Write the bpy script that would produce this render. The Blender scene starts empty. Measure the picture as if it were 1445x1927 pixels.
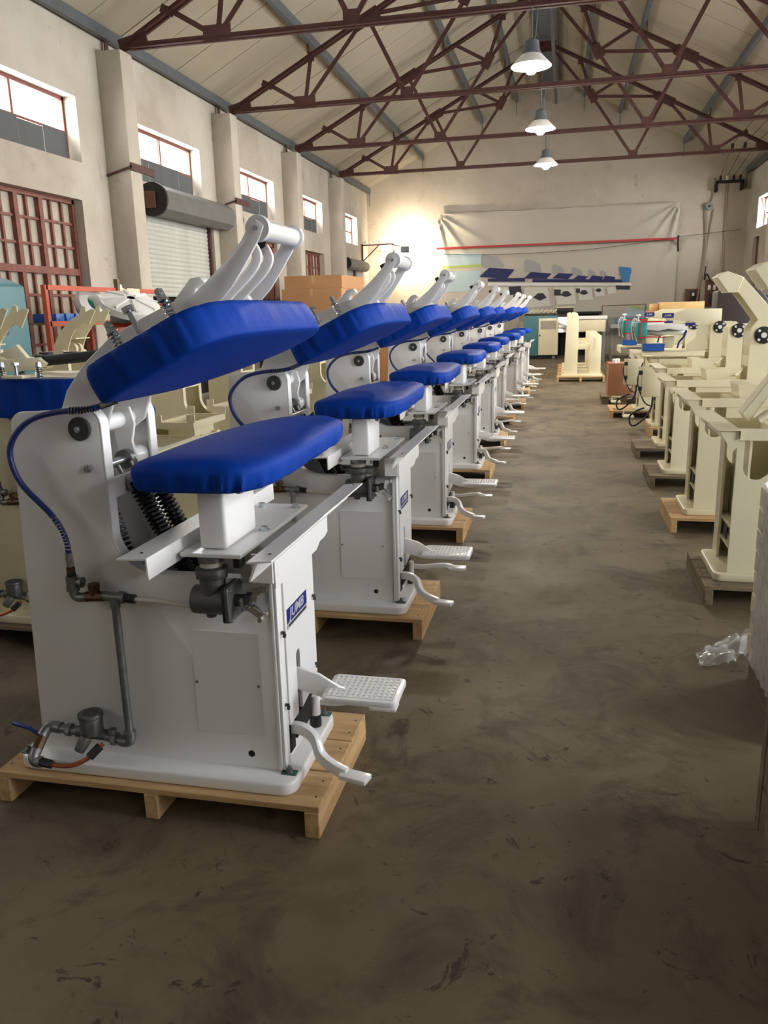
import bpy, bmesh, math, random
from mathutils import Vector, Matrix, noise as mnoise

random.seed(7)
SC = bpy.context.scene
COL = SC.collection
PI = math.pi

# ------------------------------------------------------------------ camera
W_PX, H_PX, F_PX = 1445.0, 1927.0, 1507.27
YAW, PITCH, ROLL = 0.222935, 0.243829, 0.024491
cam_d = bpy.data.cameras.new('camera')
cam = bpy.data.objects.new('camera', cam_d)
COL.objects.link(cam)
_cy, _sy, _cp, _sp = math.cos(YAW), math.sin(YAW), math.cos(PITCH), math.sin(PITCH)
_f = Vector((-_sy * _cp, _cy * _cp, -_sp))
_r = Vector((_cy, _sy, 0))
_d = _f.cross(_r)
_r2 = _r * math.cos(ROLL) + _d * math.sin(ROLL)
_d2 = -_r * math.sin(ROLL) + _d * math.cos(ROLL)
_m = Matrix.Identity(4)
for i in range(3):
    _m[i][0], _m[i][1], _m[i][2] = _r2[i], -_d2[i], -_f[i]
_m.translation = (0, 0, 1.65)
cam.matrix_world = _m
cam_d.sensor_fit = 'HORIZONTAL'
cam_d.sensor_width = 36.0
cam_d.lens = F_PX * 36.0 / W_PX
cam_d.clip_end = 200
SC.camera = cam

# ------------------------------------------------------------------ colour management
SC.view_settings.view_transform = 'Standard'
SC.view_settings.look = 'None'
SC.view_settings.gamma = 1.0
SC.view_settings.use_curve_mapping = False
SC.view_settings.exposure = -0.68
SC.cycles.max_bounces = 6
SC.cycles.use_light_tree = False
SC.cycles.diffuse_bounces = 3
SC.cycles.glossy_bounces = 3
SC.cycles.transparent_max_bounces = 8
SC.cycles.use_adaptive_sampling = True
SC.cycles.adaptive_threshold = 0.10
SC.cycles.caustics_reflective = False
SC.cycles.caustics_refractive = False
SC.cycles.sample_clamp_indirect = 6.0

# ------------------------------------------------------------------ sky outside
world = bpy.data.worlds.new('overcast_sky')
SC.world = world
world.use_nodes = True
_bg = world.node_tree.nodes['Background']
_bg.inputs[0].default_value = (0.90, 0.95, 1.0, 1)
_bg.inputs[1].default_value = 6.0

# room dimensions
XL, XR, YB, YF = -7.40, 5.95, 31.0, -10.0
XRIDGE, ZEAVE, ZRIDGE = -0.75, 6.10, 9.48
PIL0, PILD = 12.96, 4.36           # first pilaster centre, bay length
BAYS_L = [PIL0 + PILD * k for k in range(-5, 5)]
WIN_Z0, WIN_Z1 = 4.02, 4.96

def area_light(name, loc, sx, sy, power, rot, color):
    ld = bpy.data.lights.new(name, 'AREA')
    ld.shape = 'RECTANGLE'
    ld.size, ld.size_y = sx, sy
    ld.energy = power
    ld.color = color
    o = bpy.data.objects.new(name, ld)
    COL.objects.link(o)
    o.location = loc
    o.rotation_euler = rot
    return o

# daylight in the clerestory windows of both long walls (one lamp per window opening)
WL = [(PIL0 + PILD * k + 0.98, PIL0 + PILD * k + 3.38) for k in range(-5, 4)]
WL[4] = (9.62, 12.06); WL[5] = (13.92, 16.42); WL[6] = (18.48, 20.80); WL[7] = (23.05, 25.08); WL[8] = (27.55, 29.42)
DAY = (1.0, 0.975, 0.94)
for k, (a, b) in enumerate(WL):
    area_light('window_daylight_left', (XL - 0.62, (a + b) / 2, 4.52), 1.35, b - a + 0.3, 470 if k > 2 else 280, (0, math.radians(-64), 0), DAY)
WR = [(a, b) for a, b in WL]
for k, (a, b) in enumerate(WR):
    area_light('window_daylight_right', (XR + 0.62, (a + b) / 2, 4.52), 1.35, b - a + 0.3, 680 if k > 2 else 320, (0, math.radians(64), 0), DAY)
# unseen windows added low in the right wall to brighten the machine fronts
ADDED_LOW_R = [(PIL0 + PILD * k + 1.05, PIL0 + PILD * k + 3.30) for k in range(-3, 2)]
for (a, b), pw in zip(ADDED_LOW_R, (640, 330, 400, 660, 700)):
    area_light('added_low_daylight', (XR + 0.45, (a + b) / 2, 2.2), 2.6, b - a + 0.2, pw, (0, math.radians(84), 0), (0.97, 0.985, 1.0))

# ------------------------------------------------------------------ materials
def srgb(r, g, b):
    def c(v):
        v /= 255.0
        return v / 12.92 if v <= 0.04045 else ((v + 0.055) / 1.055) ** 2.4
    return (c(r), c(g), c(b), 1.0)

MATS = {}
def mat(name, color, rough=0.5, metal=0.0, spec=0.5, noise=0.0, nscale=8.0, bump=0.0, bscale=60.0,
        coat=0.0, color2=None, sheen=0.0, stretch=None):
    if name in MATS:
        return MATS[name]
    m = bpy.data.materials.new(name)
    m.use_nodes = True
    nt = m.node_tree
    p = nt.nodes['Principled BSDF']
    p.inputs['Base Color'].default_value = color
    p.inputs['Roughness'].default_value = rough
    p.inputs['Metallic'].default_value = metal
    p.inputs['Specular IOR Level'].default_value = spec
    if coat:
        p.inputs['Coat Weight'].default_value = coat
        p.inputs['Coat Roughness'].default_value = 0.12
    if sheen:
        p.inputs['Sheen Weight'].default_value = sheen
        p.inputs['Sheen Roughness'].default_value = 0.5
    tc = nt.nodes.new('ShaderNodeTexCoord')
    mp = nt.nodes.new('ShaderNodeMapping')
    nt.links.new(tc.outputs['Object'], mp.inputs['Vector'])
    if stretch:
        mp.inputs['Scale'].default_value = stretch
    if noise or color2:
        n = nt.nodes.new('ShaderNodeTexNoise')
        n.inputs['Scale'].default_value = nscale
        n.inputs['Detail'].default_value = 6
        n.inputs['Roughness'].default_value = 0.6
        nt.links.new(mp.outputs['Vector'], n.inputs['Vector'])
        r = nt.nodes.new('ShaderNodeValToRGB')
        c2 = color2 or tuple([max(0, c * (1 - noise)) for c in color[:3]]) + (1,)
        r.color_ramp.elements[0].color = c2
        r.color_ramp.elements[0].position = 0.32
        r.color_ramp.elements[1].color = color
        r.color_ramp.elements[1].position = 0.62
        nt.links.new(n.outputs['Fac'], r.inputs['Fac'])
        nt.links.new(r.outputs['Color'], p.inputs['Base Color'])
    if bump:
        n2 = nt.nodes.new('ShaderNodeTexNoise')
        n2.inputs['Scale'].default_value = bscale
        n2.inputs['Detail'].default_value = 4
        nt.links.new(mp.outputs['Vector'], n2.inputs['Vector'])
        bp = nt.nodes.new('ShaderNodeBump')
        bp.inputs['Strength'].default_value = bump
        bp.inputs['Distance'].default_value = 0.01
        nt.links.new(n2.outputs['Fac'], bp.inputs['Height'])
        nt.links.new(bp.outputs['Normal'], p.inputs['Normal'])
    MATS[name] = m
    return m

def mix_color(nt, fac, a, b, mode='MIX'):
    n = nt.nodes.new('ShaderNodeMix')
    n.data_type = 'RGBA'
    n.blend_type = mode
    for sock, v in ((n.inputs['Factor'], fac), (n.inputs[6], a), (n.inputs[7], b)):
        if hasattr(v, 'links') or hasattr(v, 'is_linked'):
            nt.links.new(v, sock)
        else:
            sock.default_value = v
    return n.outputs[2]

def tex_noise(nt, vec, scale, detail=5, rough=0.6, dist=0.0):
    n = nt.nodes.new('ShaderNodeTexNoise')
    n.inputs['Scale'].default_value = scale
    n.inputs['Detail'].default_value = detail
    n.inputs['Roughness'].default_value = rough
    n.inputs['Distortion'].default_value = dist
    nt.links.new(vec, n.inputs['Vector'])
    return n.outputs['Fac']

def ramp(nt, fac, p0, p1, c0=(0, 0, 0, 1), c1=(1, 1, 1, 1)):
    r = nt.nodes.new('ShaderNodeValToRGB')
    r.color_ramp.elements[0].position = p0
    r.color_ramp.elements[0].color = c0
    r.color_ramp.elements[1].position = p1
    r.color_ramp.elements[1].color = c1
    nt.links.new(fac, r.inputs['Fac'])
    return r.outputs['Color']

def new_mat(name):
    m = bpy.data.materials.new(name)
    m.use_nodes = True
    MATS[name] = m
    nt = m.node_tree
    p = nt.nodes['Principled BSDF']
    tc = nt.nodes.new('ShaderNodeTexCoord')
    return m, nt, p, tc

def map_vec(nt, tc, scale=(1, 1, 1), out='Object'):
    mp = nt.nodes.new('ShaderNodeMapping')
    mp.inputs['Scale'].default_value = scale
    nt.links.new(tc.outputs[out], mp.inputs['Vector'])
    return mp.outputs['Vector']

# concrete floor: brown grey, blotched, worn, a little sheen
M_FLOOR, nt, p, tc = new_mat('worn_concrete')
v = map_vec(nt, tc)
c = mix_color(nt, ramp(nt, tex_noise(nt, v, 0.55, 5, 0.65), 0.35, 0.68), srgb(92, 80, 61), srgb(122, 107, 84))
c = mix_color(nt, ramp(nt, tex_noise(nt, v, 2.3, 6, 0.7, 0.6), 0.48, 0.66), c, srgb(74, 64, 50))
c = mix_color(nt, ramp(nt, tex_noise(nt, v, 1.1, 6, 0.7, 1.2), 0.62, 0.72), c, srgb(60, 49, 39))
c = mix_color(nt, ramp(nt, tex_noise(nt, v, 30.0, 5, 0.8), 0.62, 0.80), c, srgb(132, 119, 99))
c = mix_color(nt, ramp(nt, tex_noise(nt, v, 14.0, 5, 0.8), 0.62, 0.72), c, srgb(50, 42, 34))
c = mix_color(nt, ramp(nt, tex_noise(nt, v, 5.5, 5, 0.75, 1.5), 0.60, 0.66), c, srgb(62, 53, 42))
c = mix_color(nt, ramp(nt, tex_noise(nt, v, 0.9, 5, 0.7, 0.8), 0.58, 0.66), c, srgb(98, 87, 71))
nt.links.new(c, p.inputs['Base Color'])
rr = nt.nodes.new('ShaderNodeMapRange')
nt.links.new(tex_noise(nt, v, 1.7, 6, 0.7), rr.inputs['Value'])
rr.inputs['To Min'].default_value = 0.50
rr.inputs['To Max'].default_value = 0.75
nt.links.new(rr.outputs['Result'], p.inputs['Roughness'])
p.inputs['Specular IOR Level'].default_value = 0.2
bp = nt.nodes.new('ShaderNodeBump')
bp.inputs['Strength'].default_value = 0.25
bp.inputs['Distance'].default_value = 0.006
nt.links.new(tex_noise(nt, v, 22.0, 4, 0.75), bp.inputs['Height'])
nt.links.new(bp.outputs['Normal'], p.inputs['Normal'])

# old limewashed plaster with damp stains
def plaster(name, base, stain, dark):
    m, nt, p, tc = new_mat(name)
    v = map_vec(nt, tc)
    c = mix_color(nt, ramp(nt, tex_noise(nt, v, 0.7, 7, 0.65), 0.40, 0.70), base, stain)
    c = mix_color(nt, ramp(nt, tex_noise(nt, v, 1.6, 6, 0.75, 0.8), 0.60, 0.74), c, dark)
    c = mix_color(nt, ramp(nt, tex_noise(nt, v, 9.0, 5, 0.8, 0.4), 0.68, 0.76), c, srgb(120, 110, 98))
    nt.links.new(c, p.inputs['Base Color'])
    p.inputs['Roughness'].default_value = 0.9
    p.inputs['Specular IOR Level'].default_value = 0.2
    bp = nt.nodes.new('ShaderNodeBump')
    bp.inputs['Strength'].default_value = 0.35
    bp.inputs['Distance'].default_value = 0.015
    nt.links.new(tex_noise(nt, v, 7.0, 5, 0.7), bp.inputs['Height'])
    nt.links.new(bp.outputs['Normal'], p.inputs['Normal'])
    return m
M_WALL = plaster('limewashed_plaster', srgb(190, 182, 168), srgb(168, 158, 142), srgb(136, 125, 109))
M_WALLB = plaster('gable_plaster', srgb(188, 178, 163), srgb(172, 161, 145), srgb(152, 140, 124))

M_ROOF = mat('roof_sheet', srgb(180, 170, 148), 0.55, noise=0.10, nscale=1.2, spec=0.4)
M_ROOF2 = mat('roof_seam', srgb(70, 66, 60), 0.6)
M_PURLIN = mat('purlin_grey_paint', srgb(92, 96, 98), 0.5, noise=0.2, nscale=5)
M_RUST = mat('red_oxide_steel', srgb(80, 45, 38), 0.62, noise=0.35, nscale=6, bump=0.1)
M_REDFR = mat('red_window_steel', srgb(130, 76, 62), 0.6, noise=0.35, nscale=9)
M_BOARD = mat('grey_window_board', srgb(84, 86, 86), 0.7, noise=0.15, nscale=3)
M_DIRTY = mat('dirty_glass', srgb(178, 168, 150), 0.6, noise=0.2, nscale=5, spec=0.5)
M_SHUT = mat('shutter_steel', srgb(188, 188, 178), 0.5, noise=0.2, nscale=2.5)
M_SHROLL = mat('shutter_housing', srgb(106, 105, 100), 0.55, noise=0.15, nscale=3)
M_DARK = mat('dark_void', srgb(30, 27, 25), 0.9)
M_BLACK = mat('black_rubber', srgb(24, 24, 26), 0.55)
M_WHITE = mat('white_gloss_paint', srgb(236, 234, 230), 0.28, coat=0.35, spec=0.5)
M_CREAM = mat('cream_paint', srgb(234, 225, 190), 0.36, coat=0.15, noise=0.05, nscale=3)
M_CREAMW = mat('dusty_cream_paint', srgb(222, 212, 176), 0.45, noise=0.08, nscale=4)
M_GALV = mat('galvanised_iron', srgb(140, 142, 140), 0.42, metal=0.8, noise=0.3, nscale=40)
M_ZINC = mat('bright_zinc', srgb(196, 202, 205), 0.25, metal=0.95)
M_CAST = mat('grey_cast_iron', srgb(104, 104, 101), 0.5, metal=0.55, noise=0.2, nscale=30, bump=0.2, bscale=120)
M_DISC = mat('dark_steel_disc', srgb(66, 68, 66), 0.5, metal=0.3, noise=0.2, nscale=60)
M_BRONZE = mat('bronze_fitting', srgb(98, 72, 50), 0.45, metal=0.6, noise=0.3, nscale=40)
M_COPPER = mat('copper_pipe', srgb(190, 110, 74), 0.3, metal=0.85)
M_CHROME = mat('chrome', srgb(214, 216, 218), 0.15, metal=1.0)
M_BLUEPL = mat('blue_plastic', srgb(28, 92, 178), 0.4)
M_BLUELV = mat('blue_lever_grip', srgb(26, 44, 110), 0.4)
M_HOSE = mat('blue_hose', srgb(26, 42, 104), 0.45, bump=0.15, bscale=300)
M_WHOSE = mat('white_teflon_hose', srgb(214, 206, 192), 0.5)
M_PRINTB = mat('logo_blue', srgb(28, 36, 112), 0.35)
M_SILVER = mat('logo_silver', srgb(196, 198, 196), 0.35, metal=0.2)
M_TEAL = mat('teal_paint', srgb(74, 122, 128), 0.5, noise=0.1, nscale=3)
M_TEALB = mat('teal_bright', srgb(44, 150, 146), 0.45)
M_ORANGE = mat('orange_red_rack_paint', srgb(196, 86, 56), 0.5, noise=0.15, nscale=8)
M_CARD = mat('cardboard', srgb(176, 132, 92), 0.85, noise=0.1, nscale=3)
M_CARDD = mat('brown_crate_board', srgb(178, 126, 98), 0.75, noise=0.15, nscale=4)
M_YWOOD = mat('yellow_timber', srgb(206, 170, 112), 0.7, noise=0.15, nscale=3, stretch=(1, 8, 8))
M_BROWNB = mat('brown_paint', srgb(96, 62, 48), 0.6)
M_GREEN = mat('green_casting', srgb(30, 112, 92), 0.4)
M_LTWHITE = mat('white_enamel', srgb(232, 230, 224), 0.4)
M_REDW = mat('red_wire', srgb(188, 44, 40), 0.45)
M_SPRINGB = mat('black_spring_steel', srgb(26, 27, 30), 0.35, metal=0.3)

# deep blue stretch cotton
M_FABRIC, nt, p, tc = new_mat('royal_blue_cotton')
v = map_vec(nt, tc)
c = mix_color(nt, ramp(nt, tex_noise(nt, v, 3.0, 5, 0.6), 0.35, 0.7), srgb(8, 54, 144), srgb(12, 62, 158))
nt.links.new(c, p.inputs['Base Color'])
p.inputs['Roughness'].default_value = 0.62
p.inputs['Specular IOR Level'].default_value = 0.10
p.inputs['Sheen Weight'].default_value = 0.0
p.inputs['Sheen Roughness'].default_value = 0.4
p.inputs['Sheen Tint'].default_value = srgb(90, 130, 235)
bp = nt.nodes.new('ShaderNodeBump')
bp.inputs['Strength'].default_value = 0.3
bp.inputs['Distance'].default_value = 0.01
nt.links.new(tex_noise(nt, v, 12.0, 4, 0.6, 0.5), bp.inputs['Height'])
nt.links.new(bp.outputs['Normal'], p.inputs['Normal'])

# pine boards, grain along local x
def wood(name, light, dark, knot):
    m, nt, p, tc = new_mat(name)
    oi = nt.nodes.new('ShaderNodeObjectInfo')
    add = nt.nodes.new('ShaderNodeVectorMath')
    add.operation = 'ADD'
    sc = nt.nodes.new('ShaderNodeVectorMath')
    sc.operation = 'SCALE'
    cmb = nt.nodes.new('ShaderNodeCombineXYZ')
    for i in range(3):
        nt.links.new(oi.outputs['Random'], cmb.inputs[i])
    nt.links.new(cmb.outputs['Vector'], sc.inputs[0])
    sc.inputs['Scale'].default_value = 40
    nt.links.new(tc.outputs['Object'], add.inputs[0])
    nt.links.new(sc.outputs['Vector'], add.inputs[1])
    mp = nt.nodes.new('ShaderNodeMapping')
    mp.inputs['Scale'].default_value = (1.2, 14, 14)
    nt.links.new(add.outputs['Vector'], mp.inputs['Vector'])
    v = mp.outputs['Vector']
    mp2 = nt.nodes.new('ShaderNodeMapping')
    mp2.inputs['Scale'].default_value = (5, 9, 9)
    nt.links.new(add.outputs['Vector'], mp2.inputs['Vector'])
    c = mix_color(nt, ramp(nt, tex_noise(nt, v, 1.5, 8, 0.6, 0.6), 0.35, 0.65), dark, light)
    c = mix_color(nt, ramp(nt, tex_noise(nt, mp2.outputs['Vector'], 1.1, 4, 0.5), 0.66, 0.74), c, knot)
    nt.links.new(c, p.inputs['Base Color'])
    p.inputs['Roughness'].default_value = 0.75
    p.inputs['Specular IOR Level'].default_value = 0.25
    bp = nt.nodes.new('ShaderNodeBump')
    bp.inputs['Strength'].default_value = 0.25
    bp.inputs['Distance'].default_value = 0.004
    nt.links.new(tex_noise(nt, v, 3.0, 6, 0.6), bp.inputs['Height'])
    nt.links.new(bp.outputs['Normal'], p.inputs['Normal'])
    return m
M_PINE = wood('fresh_pine', srgb(206, 172, 126), srgb(178, 142, 98), srgb(118, 84, 58))
M_OLDW = wood('weathered_pallet_wood', srgb(138, 122, 98), srgb(108, 94, 76), srgb(78, 66, 54))

# thin clear materials
def thin_clear(name, tint, gloss, rough):
    m = bpy.data.materials.new(name)
    m.use_nodes = True
    MATS[name] = m
    nt = m.node_tree
    nt.nodes.remove(nt.nodes['Principled BSDF'])
    out = nt.nodes['Material Output']
    tr = nt.nodes.new('ShaderNodeBsdfTransparent')
    tr.inputs[0].default_value = tint
    gl = nt.nodes.new('ShaderNodeBsdfGlossy')
    gl.inputs['Roughness'].default_value = rough
    gl.inputs[0].default_value = (1, 1, 1, 1)
    mx = nt.nodes.new('ShaderNodeMixShader')
    mx.inputs[0].default_value = gloss
    nt.links.new(tr.outputs[0], mx.inputs[1])
    nt.links.new(gl.outputs[0], mx.inputs[2])
    nt.links.new(mx.outputs[0], out.inputs['Surface'])
    return m
M_PANE = thin_clear('window_glass', (0.97, 0.98, 1, 1), 0.05, 0.05)
M_FILM = thin_clear('clear_plastic_film', (0.96, 0.96, 0.96, 1), 0.34, 0.10)

def milky_film(name, amount, rough):
    m = bpy.data.materials.new(name)
    m.use_nodes = True
    MATS[name] = m
    nt = m.node_tree
    p = nt.nodes['Principled BSDF']
    p.inputs['Base Color'].default_value = (0.85, 0.85, 0.83, 1)
    p.inputs['Roughness'].default_value = rough
    p.inputs['Specular IOR Level'].default_value = 1.0
    tr = nt.nodes.new('ShaderNodeBsdfTransparent')
    mx = nt.nodes.new('ShaderNodeMixShader')
    mx.inputs[0].default_value = amount
    nt.links.new(tr.outputs[0], mx.inputs[1])
    nt.links.new(p.outputs[0], mx.inputs[2])
    nt.links.new(mx.outputs[0], nt.nodes['Material Output'].inputs['Surface'])
    return m
M_STRETCH = milky_film('stretch_wrap', 0.55, 0.14)

def emit_mat(name, color, strength):
    m = bpy.data.materials.new(name)
    m.use_nodes = True
    MATS[name] = m
    p = m.node_tree.nodes['Principled BSDF']
    p.inputs['Base Color'].default_value = (0.9, 0.9, 0.9, 1)
    p.inputs['Emission Color'].default_value = color
    p.inputs['Emission Strength'].default_value = strength
    return m
M_BULB = emit_mat('lit_bulb_glass', (1.0, 0.90, 0.74, 1), 1950.0)

# ------------------------------------------------------------------ mesh helpers
class MB:
    """collects shapes; build() links them as one mesh object"""
    def __init__(self):
        self.v, self.f = [], []
    def add(self, verts, faces):
        o = len(self.v)
        self.v += [tuple(p) for p in verts]
        self.f += [tuple(i + o for i in f) for f in faces]
        return self
    def box(self, x0, x1, y0, y1, z0, z1):
        return self.add([(x0, y0, z0), (x1, y0, z0), (x1, y1, z0), (x0, y1, z0), (x0, y0, z1), (x1, y0, z1), (x1, y1, z1), (x0, y1, z1)],
                        [(0, 3, 2, 1), (4, 5, 6, 7), (0, 1, 5, 4), (1, 2, 6, 5), (2, 3, 7, 6), (3, 0, 4, 7)])
    def obox(self, a, b, w, h, up=(0, 0, 1)):
        """bar from a to b, w wide (sideways) and h high (along up)"""
        a, b = Vector(a), Vector(b)
        d = (b - a).normalized()
        up = Vector(up)
        s = d.cross(up)
        if s.length < 1e-5:
            s = d.cross(Vector((0, 1, 0)))
        s.normalize()
        u = s.cross(d).normalized()
        vs = []
        for q in (a, b):
            for i, j in ((-1, -1), (1, -1), (1, 1), (-1, 1)):
                vs.append(q + s * (w / 2 * i) + u * (h / 2 * j))
        return self.add(vs, [(0, 1, 2, 3), (7, 6, 5, 4), (0, 4, 5, 1), (1, 5, 6, 2), (2, 6, 7, 3), (3, 7, 4, 0)])
    def prism(self, pts, lo, hi, axis='y'):
        """2D outline extruded: axis y -> pts are (x,z); axis x -> (y,z); axis z -> (x,y)"""
        n = len(pts)
        def P(p, t):
            return {'y': (p[0], t, p[1]), 'x': (t, p[0], p[1]), 'z': (p[0], p[1], t)}[axis]
        vs = [P(p, lo) for p in pts] + [P(p, hi) for p in pts]
        fs = [tuple(range(n)), tuple(range(2 * n - 1, n - 1, -1))]
        fs += [(i, i + n, (i + 1) % n + n, (i + 1) % n) for i in range(n)]
        return self.add(vs, fs)
    def cyl(self, a, b, r, r2=None, n=16, caps=True):
        a, b = Vector(a), Vector(b)
        r2 = r if r2 is None else r2
        d = (b - a).normalized()
        s = d.cross(Vector((0, 0, 1)))
        if s.length < 1e-4:
            s = Vector((1, 0, 0))
        s.normalize()
        u = s.cross(d)
        vs = []
        for q, rr in ((a, r), (b, r2)):
            for i in range(n):
                t = 2 * PI * i / n
                vs.append(q + (s * math.cos(t) + u * math.sin(t)) * rr)
        fs = [(i, (i + 1) % n, (i + 1) % n + n, i + n) for i in range(n)]
        if caps:
            fs += [tuple(range(n - 1, -1, -1)), tuple(range(n, 2 * n))]
        return self.add(vs, fs)
    def tube(self, path, r, n=8, caps=True):
        path = [Vector(p) for p in path]
        rs = r if isinstance(r, (list, tuple)) else [r] * len(path)
        vs, fs = [], []
        prev = None
        for i, q in enumerate(path):
            d = (path[min(i + 1, len(path) - 1)] - path[max(i - 1, 0)]).normalized()
            if prev is None:
                s = d.cross(Vector((0, 0, 1)))
                if s.length < 1e-3:
                    s = d.cross(Vector((0, 1, 0)))
            else:
                s = prev - d * prev.dot(d)
            s.normalize()
            prev = s
            u = s.cross(d)
            for k in range(n):
                t = 2 * PI * k / n
                vs.append(q + (s * math.cos(t) + u * math.sin(t)) * rs[i])
        for i in range(len(path) - 1):
            for k in range(n):
                fs.append((i * n + k, i * n + (k + 1) % n, (i + 1) * n + (k + 1) % n, (i + 1) * n + k))
        if caps:
            fs += [tuple(range(n - 1, -1, -1)), tuple(range((len(path) - 1) * n, len(path) * n))]
        return self.add(vs, fs)
    def ribbon(self, pts, lo, hi, th, axis='y'):
        """open 2D path given thickness th, extruded between lo and hi"""
        L, R = [], []
        for i, q in enumerate(pts):
            a = Vector(pts[max(i - 1, 0)]); b = Vector(pts[min(i + 1, len(pts) - 1)])
            t = (b - a).normalized()
            nrm = Vector((-t[1], t[0]))
            L.append((q[0] + nrm[0] * th / 2, q[1] + nrm[1] * th / 2))
            R.append((q[0] - nrm[0] * th / 2, q[1] - nrm[1] * th / 2))
        n = len(pts)
        def P(p, t):
            return {'y': (p[0], t, p[1]), 'x': (t, p[0], p[1]), 'z': (p[0], p[1], t)}[axis]
        vs = [P(p, lo) for p in L] + [P(p, lo) for p in R] + [P(p, hi) for p in L] + [P(p, hi) for p in R]
        fs = []
        for i in range(n - 1):
            fs += [(i, i + 1, n + i + 1, n + i), (2 * n + i, 3 * n + i, 3 * n + i + 1, 2 * n + i + 1),
                   (i, 2 * n + i, 2 * n + i + 1, i + 1), (n + i, n + i + 1, 3 * n + i + 1, 3 * n + i)]
        fs += [(0, n, 3 * n, 2 * n), (n - 1, 3 * n - 1, 4 * n - 1, 2 * n - 1)]
        return self.add(vs, fs)
    def sphere(self, c, r, sc=(1, 1, 1), nu=12, nv=8):
        vs, fs = [], []
        for j in range(nv + 1):
            t = PI * j / nv
            for i in range(nu):
                a = 2 * PI * i / nu
                vs.append((c[0] + r * sc[0] * math.sin(t) * math.cos(a), c[1] + r * sc[1] * math.sin(t) * math.sin(a), c[2] + r * sc[2] * math.cos(t)))
        for j in range(nv):
            for i in range(nu):
                fs.append((j * nu + i, j * nu + (i + 1) % nu, (j + 1) * nu + (i + 1) % nu, (j + 1) * nu + i))
        return self.add(vs, fs)
    def lathe(self, prof, c=(0, 0, 0), n=24):
        vs, fs = [], []
        for r, z in prof:
            for i in range(n):
                a = 2 * PI * i / n
                vs.append((c[0] + r * math.cos(a), c[1] + r * math.sin(a), c[2] + z))
        for j in range(len(prof) - 1):
            for i in range(n):
                fs.append((j * n + i, j * n + (i + 1) % n, (j + 1) * n + (i + 1) % n, (j + 1) * n + i))
        return self.add(vs, fs)
    def mesh(self, name, m, bevel=0, segs=2, smooth=True, angle=35):
        me = bpy.data.meshes.new(name)
        bm = bmesh.new()
        vv = [bm.verts.new(p) for p in self.v]
        for f in self.f:
            try:
                bm.faces.new([vv[i] for i in f])
            except ValueError:
                pass
        bmesh.ops.remove_doubles(bm, verts=bm.verts, dist=1e-6)
        bmesh.ops.recalc_face_normals(bm, faces=bm.faces)
        if bevel:
            es = [e for e in bm.edges if len(e.link_faces) == 2 and e.calc_face_angle(0) > math.radians(40)]
            bmesh.ops.bevel(bm, geom=es, offset=bevel, segments=segs, profile=0.5, affect='EDGES', clamp_overlap=True)
        bm.to_mesh(me)
        bm.free()
        me.materials.append(m)
        if smooth:
            me.polygons.foreach_set('use_smooth', [True] * len(me.polygons))
            me.set_sharp_from_angle(angle=math.radians(angle))
        return me
    def build(self, name, m, parent=None, **kw):
        return link(name, self.mesh(name, m, **kw), parent)

def link(name, me, parent=None, loc=None, rot=None):
    o = bpy.data.objects.new(name, me)
    COL.objects.link(o)
    if parent is not None:
        o.parent = parent
    if loc is not None:
        o.location = loc
    if rot is not None:
        o.rotation_euler = rot
    return o

def tag(o, label=None, cat=None, group=None, kind=None):
    if label: o['label'] = label
    if cat: o['category'] = cat
    if group: o['group'] = group
    if kind: o['kind'] = kind
    return o

def thing(name, loc, label, cat, group=None, rz=0.0):
    o = bpy.data.objects.new(name, None)
    COL.objects.link(o)
    o.empty_display_size = 0.1
    o.location = loc
    o.rotation_euler = (0, 0, rz)
    return tag(o, label, cat, group)

def copy_tree(o, parent=None, skip=()):
    c = o.copy()
    COL.objects.link(c)
    c.parent = parent
    for ch in list(o.children):
        if ch.name.split('.')[0] in skip:
            continue
        copy_tree(ch, c, skip)
    return c

def arc(cx, cz, r, a0, a1, n=8):
    return [(cx + r * math.cos(math.radians(a0 + (a1 - a0) * i / n)), cz + r * math.sin(math.radians(a0 + (a1 - a0) * i / n))) for i in range(n + 1)]

def rrect(x0, x1, y0, y1, r, n=4):
    return (arc(x1 - r, y1 - r, r, 0, 90, n) + arc(x0 + r, y1 - r, r, 90, 180, n) + arc(x0 + r, y0 + r, r, 180, 270, n) + arc(x1 - r, y0 + r, r, 270, 360, n))

def spline(pts, n=6):
    """Catmull-Rom through 3D points"""
    P = [Vector(p) for p in pts]
    P = [P[0] * 2 - P[1]] + P + [P[-1] * 2 - P[-2]]
    out = []
    for i in range(1, len(P) - 2):
        for k in range(n):
            t = k / n
            out.append(0.5 * ((2 * P[i]) + (-P[i - 1] + P[i + 1]) * t + (2 * P[i - 1] - 5 * P[i] + 4 * P[i + 1] - P[i + 2]) * t * t + (-P[i - 1] + 3 * P[i] - 3 * P[i + 1] + P[i + 2]) * t ** 3))
    out.append(P[-2])
    return out

def helix(a, b, r, turns, n=10):
    a, b = Vector(a), Vector(b)
    d = (b - a).normalized()
    s = d.cross(Vector((0, 1, 0.01))).normalized()
    u = s.cross(d)
    N = int(turns * n)
    return [a + (b - a) * (i / N) + (s * math.cos(2 * PI * i / n) + u * math.sin(2 * PI * i / n)) * r for i in range(N + 1)]

# ================================================================== THE SETTING
MB().box(-9.0, 7.6, YF - 1, YB + 0.6, -0.2, 0.0).build('floor', M_FLOOR, smooth=False)['kind'] = 'structure'

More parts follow.
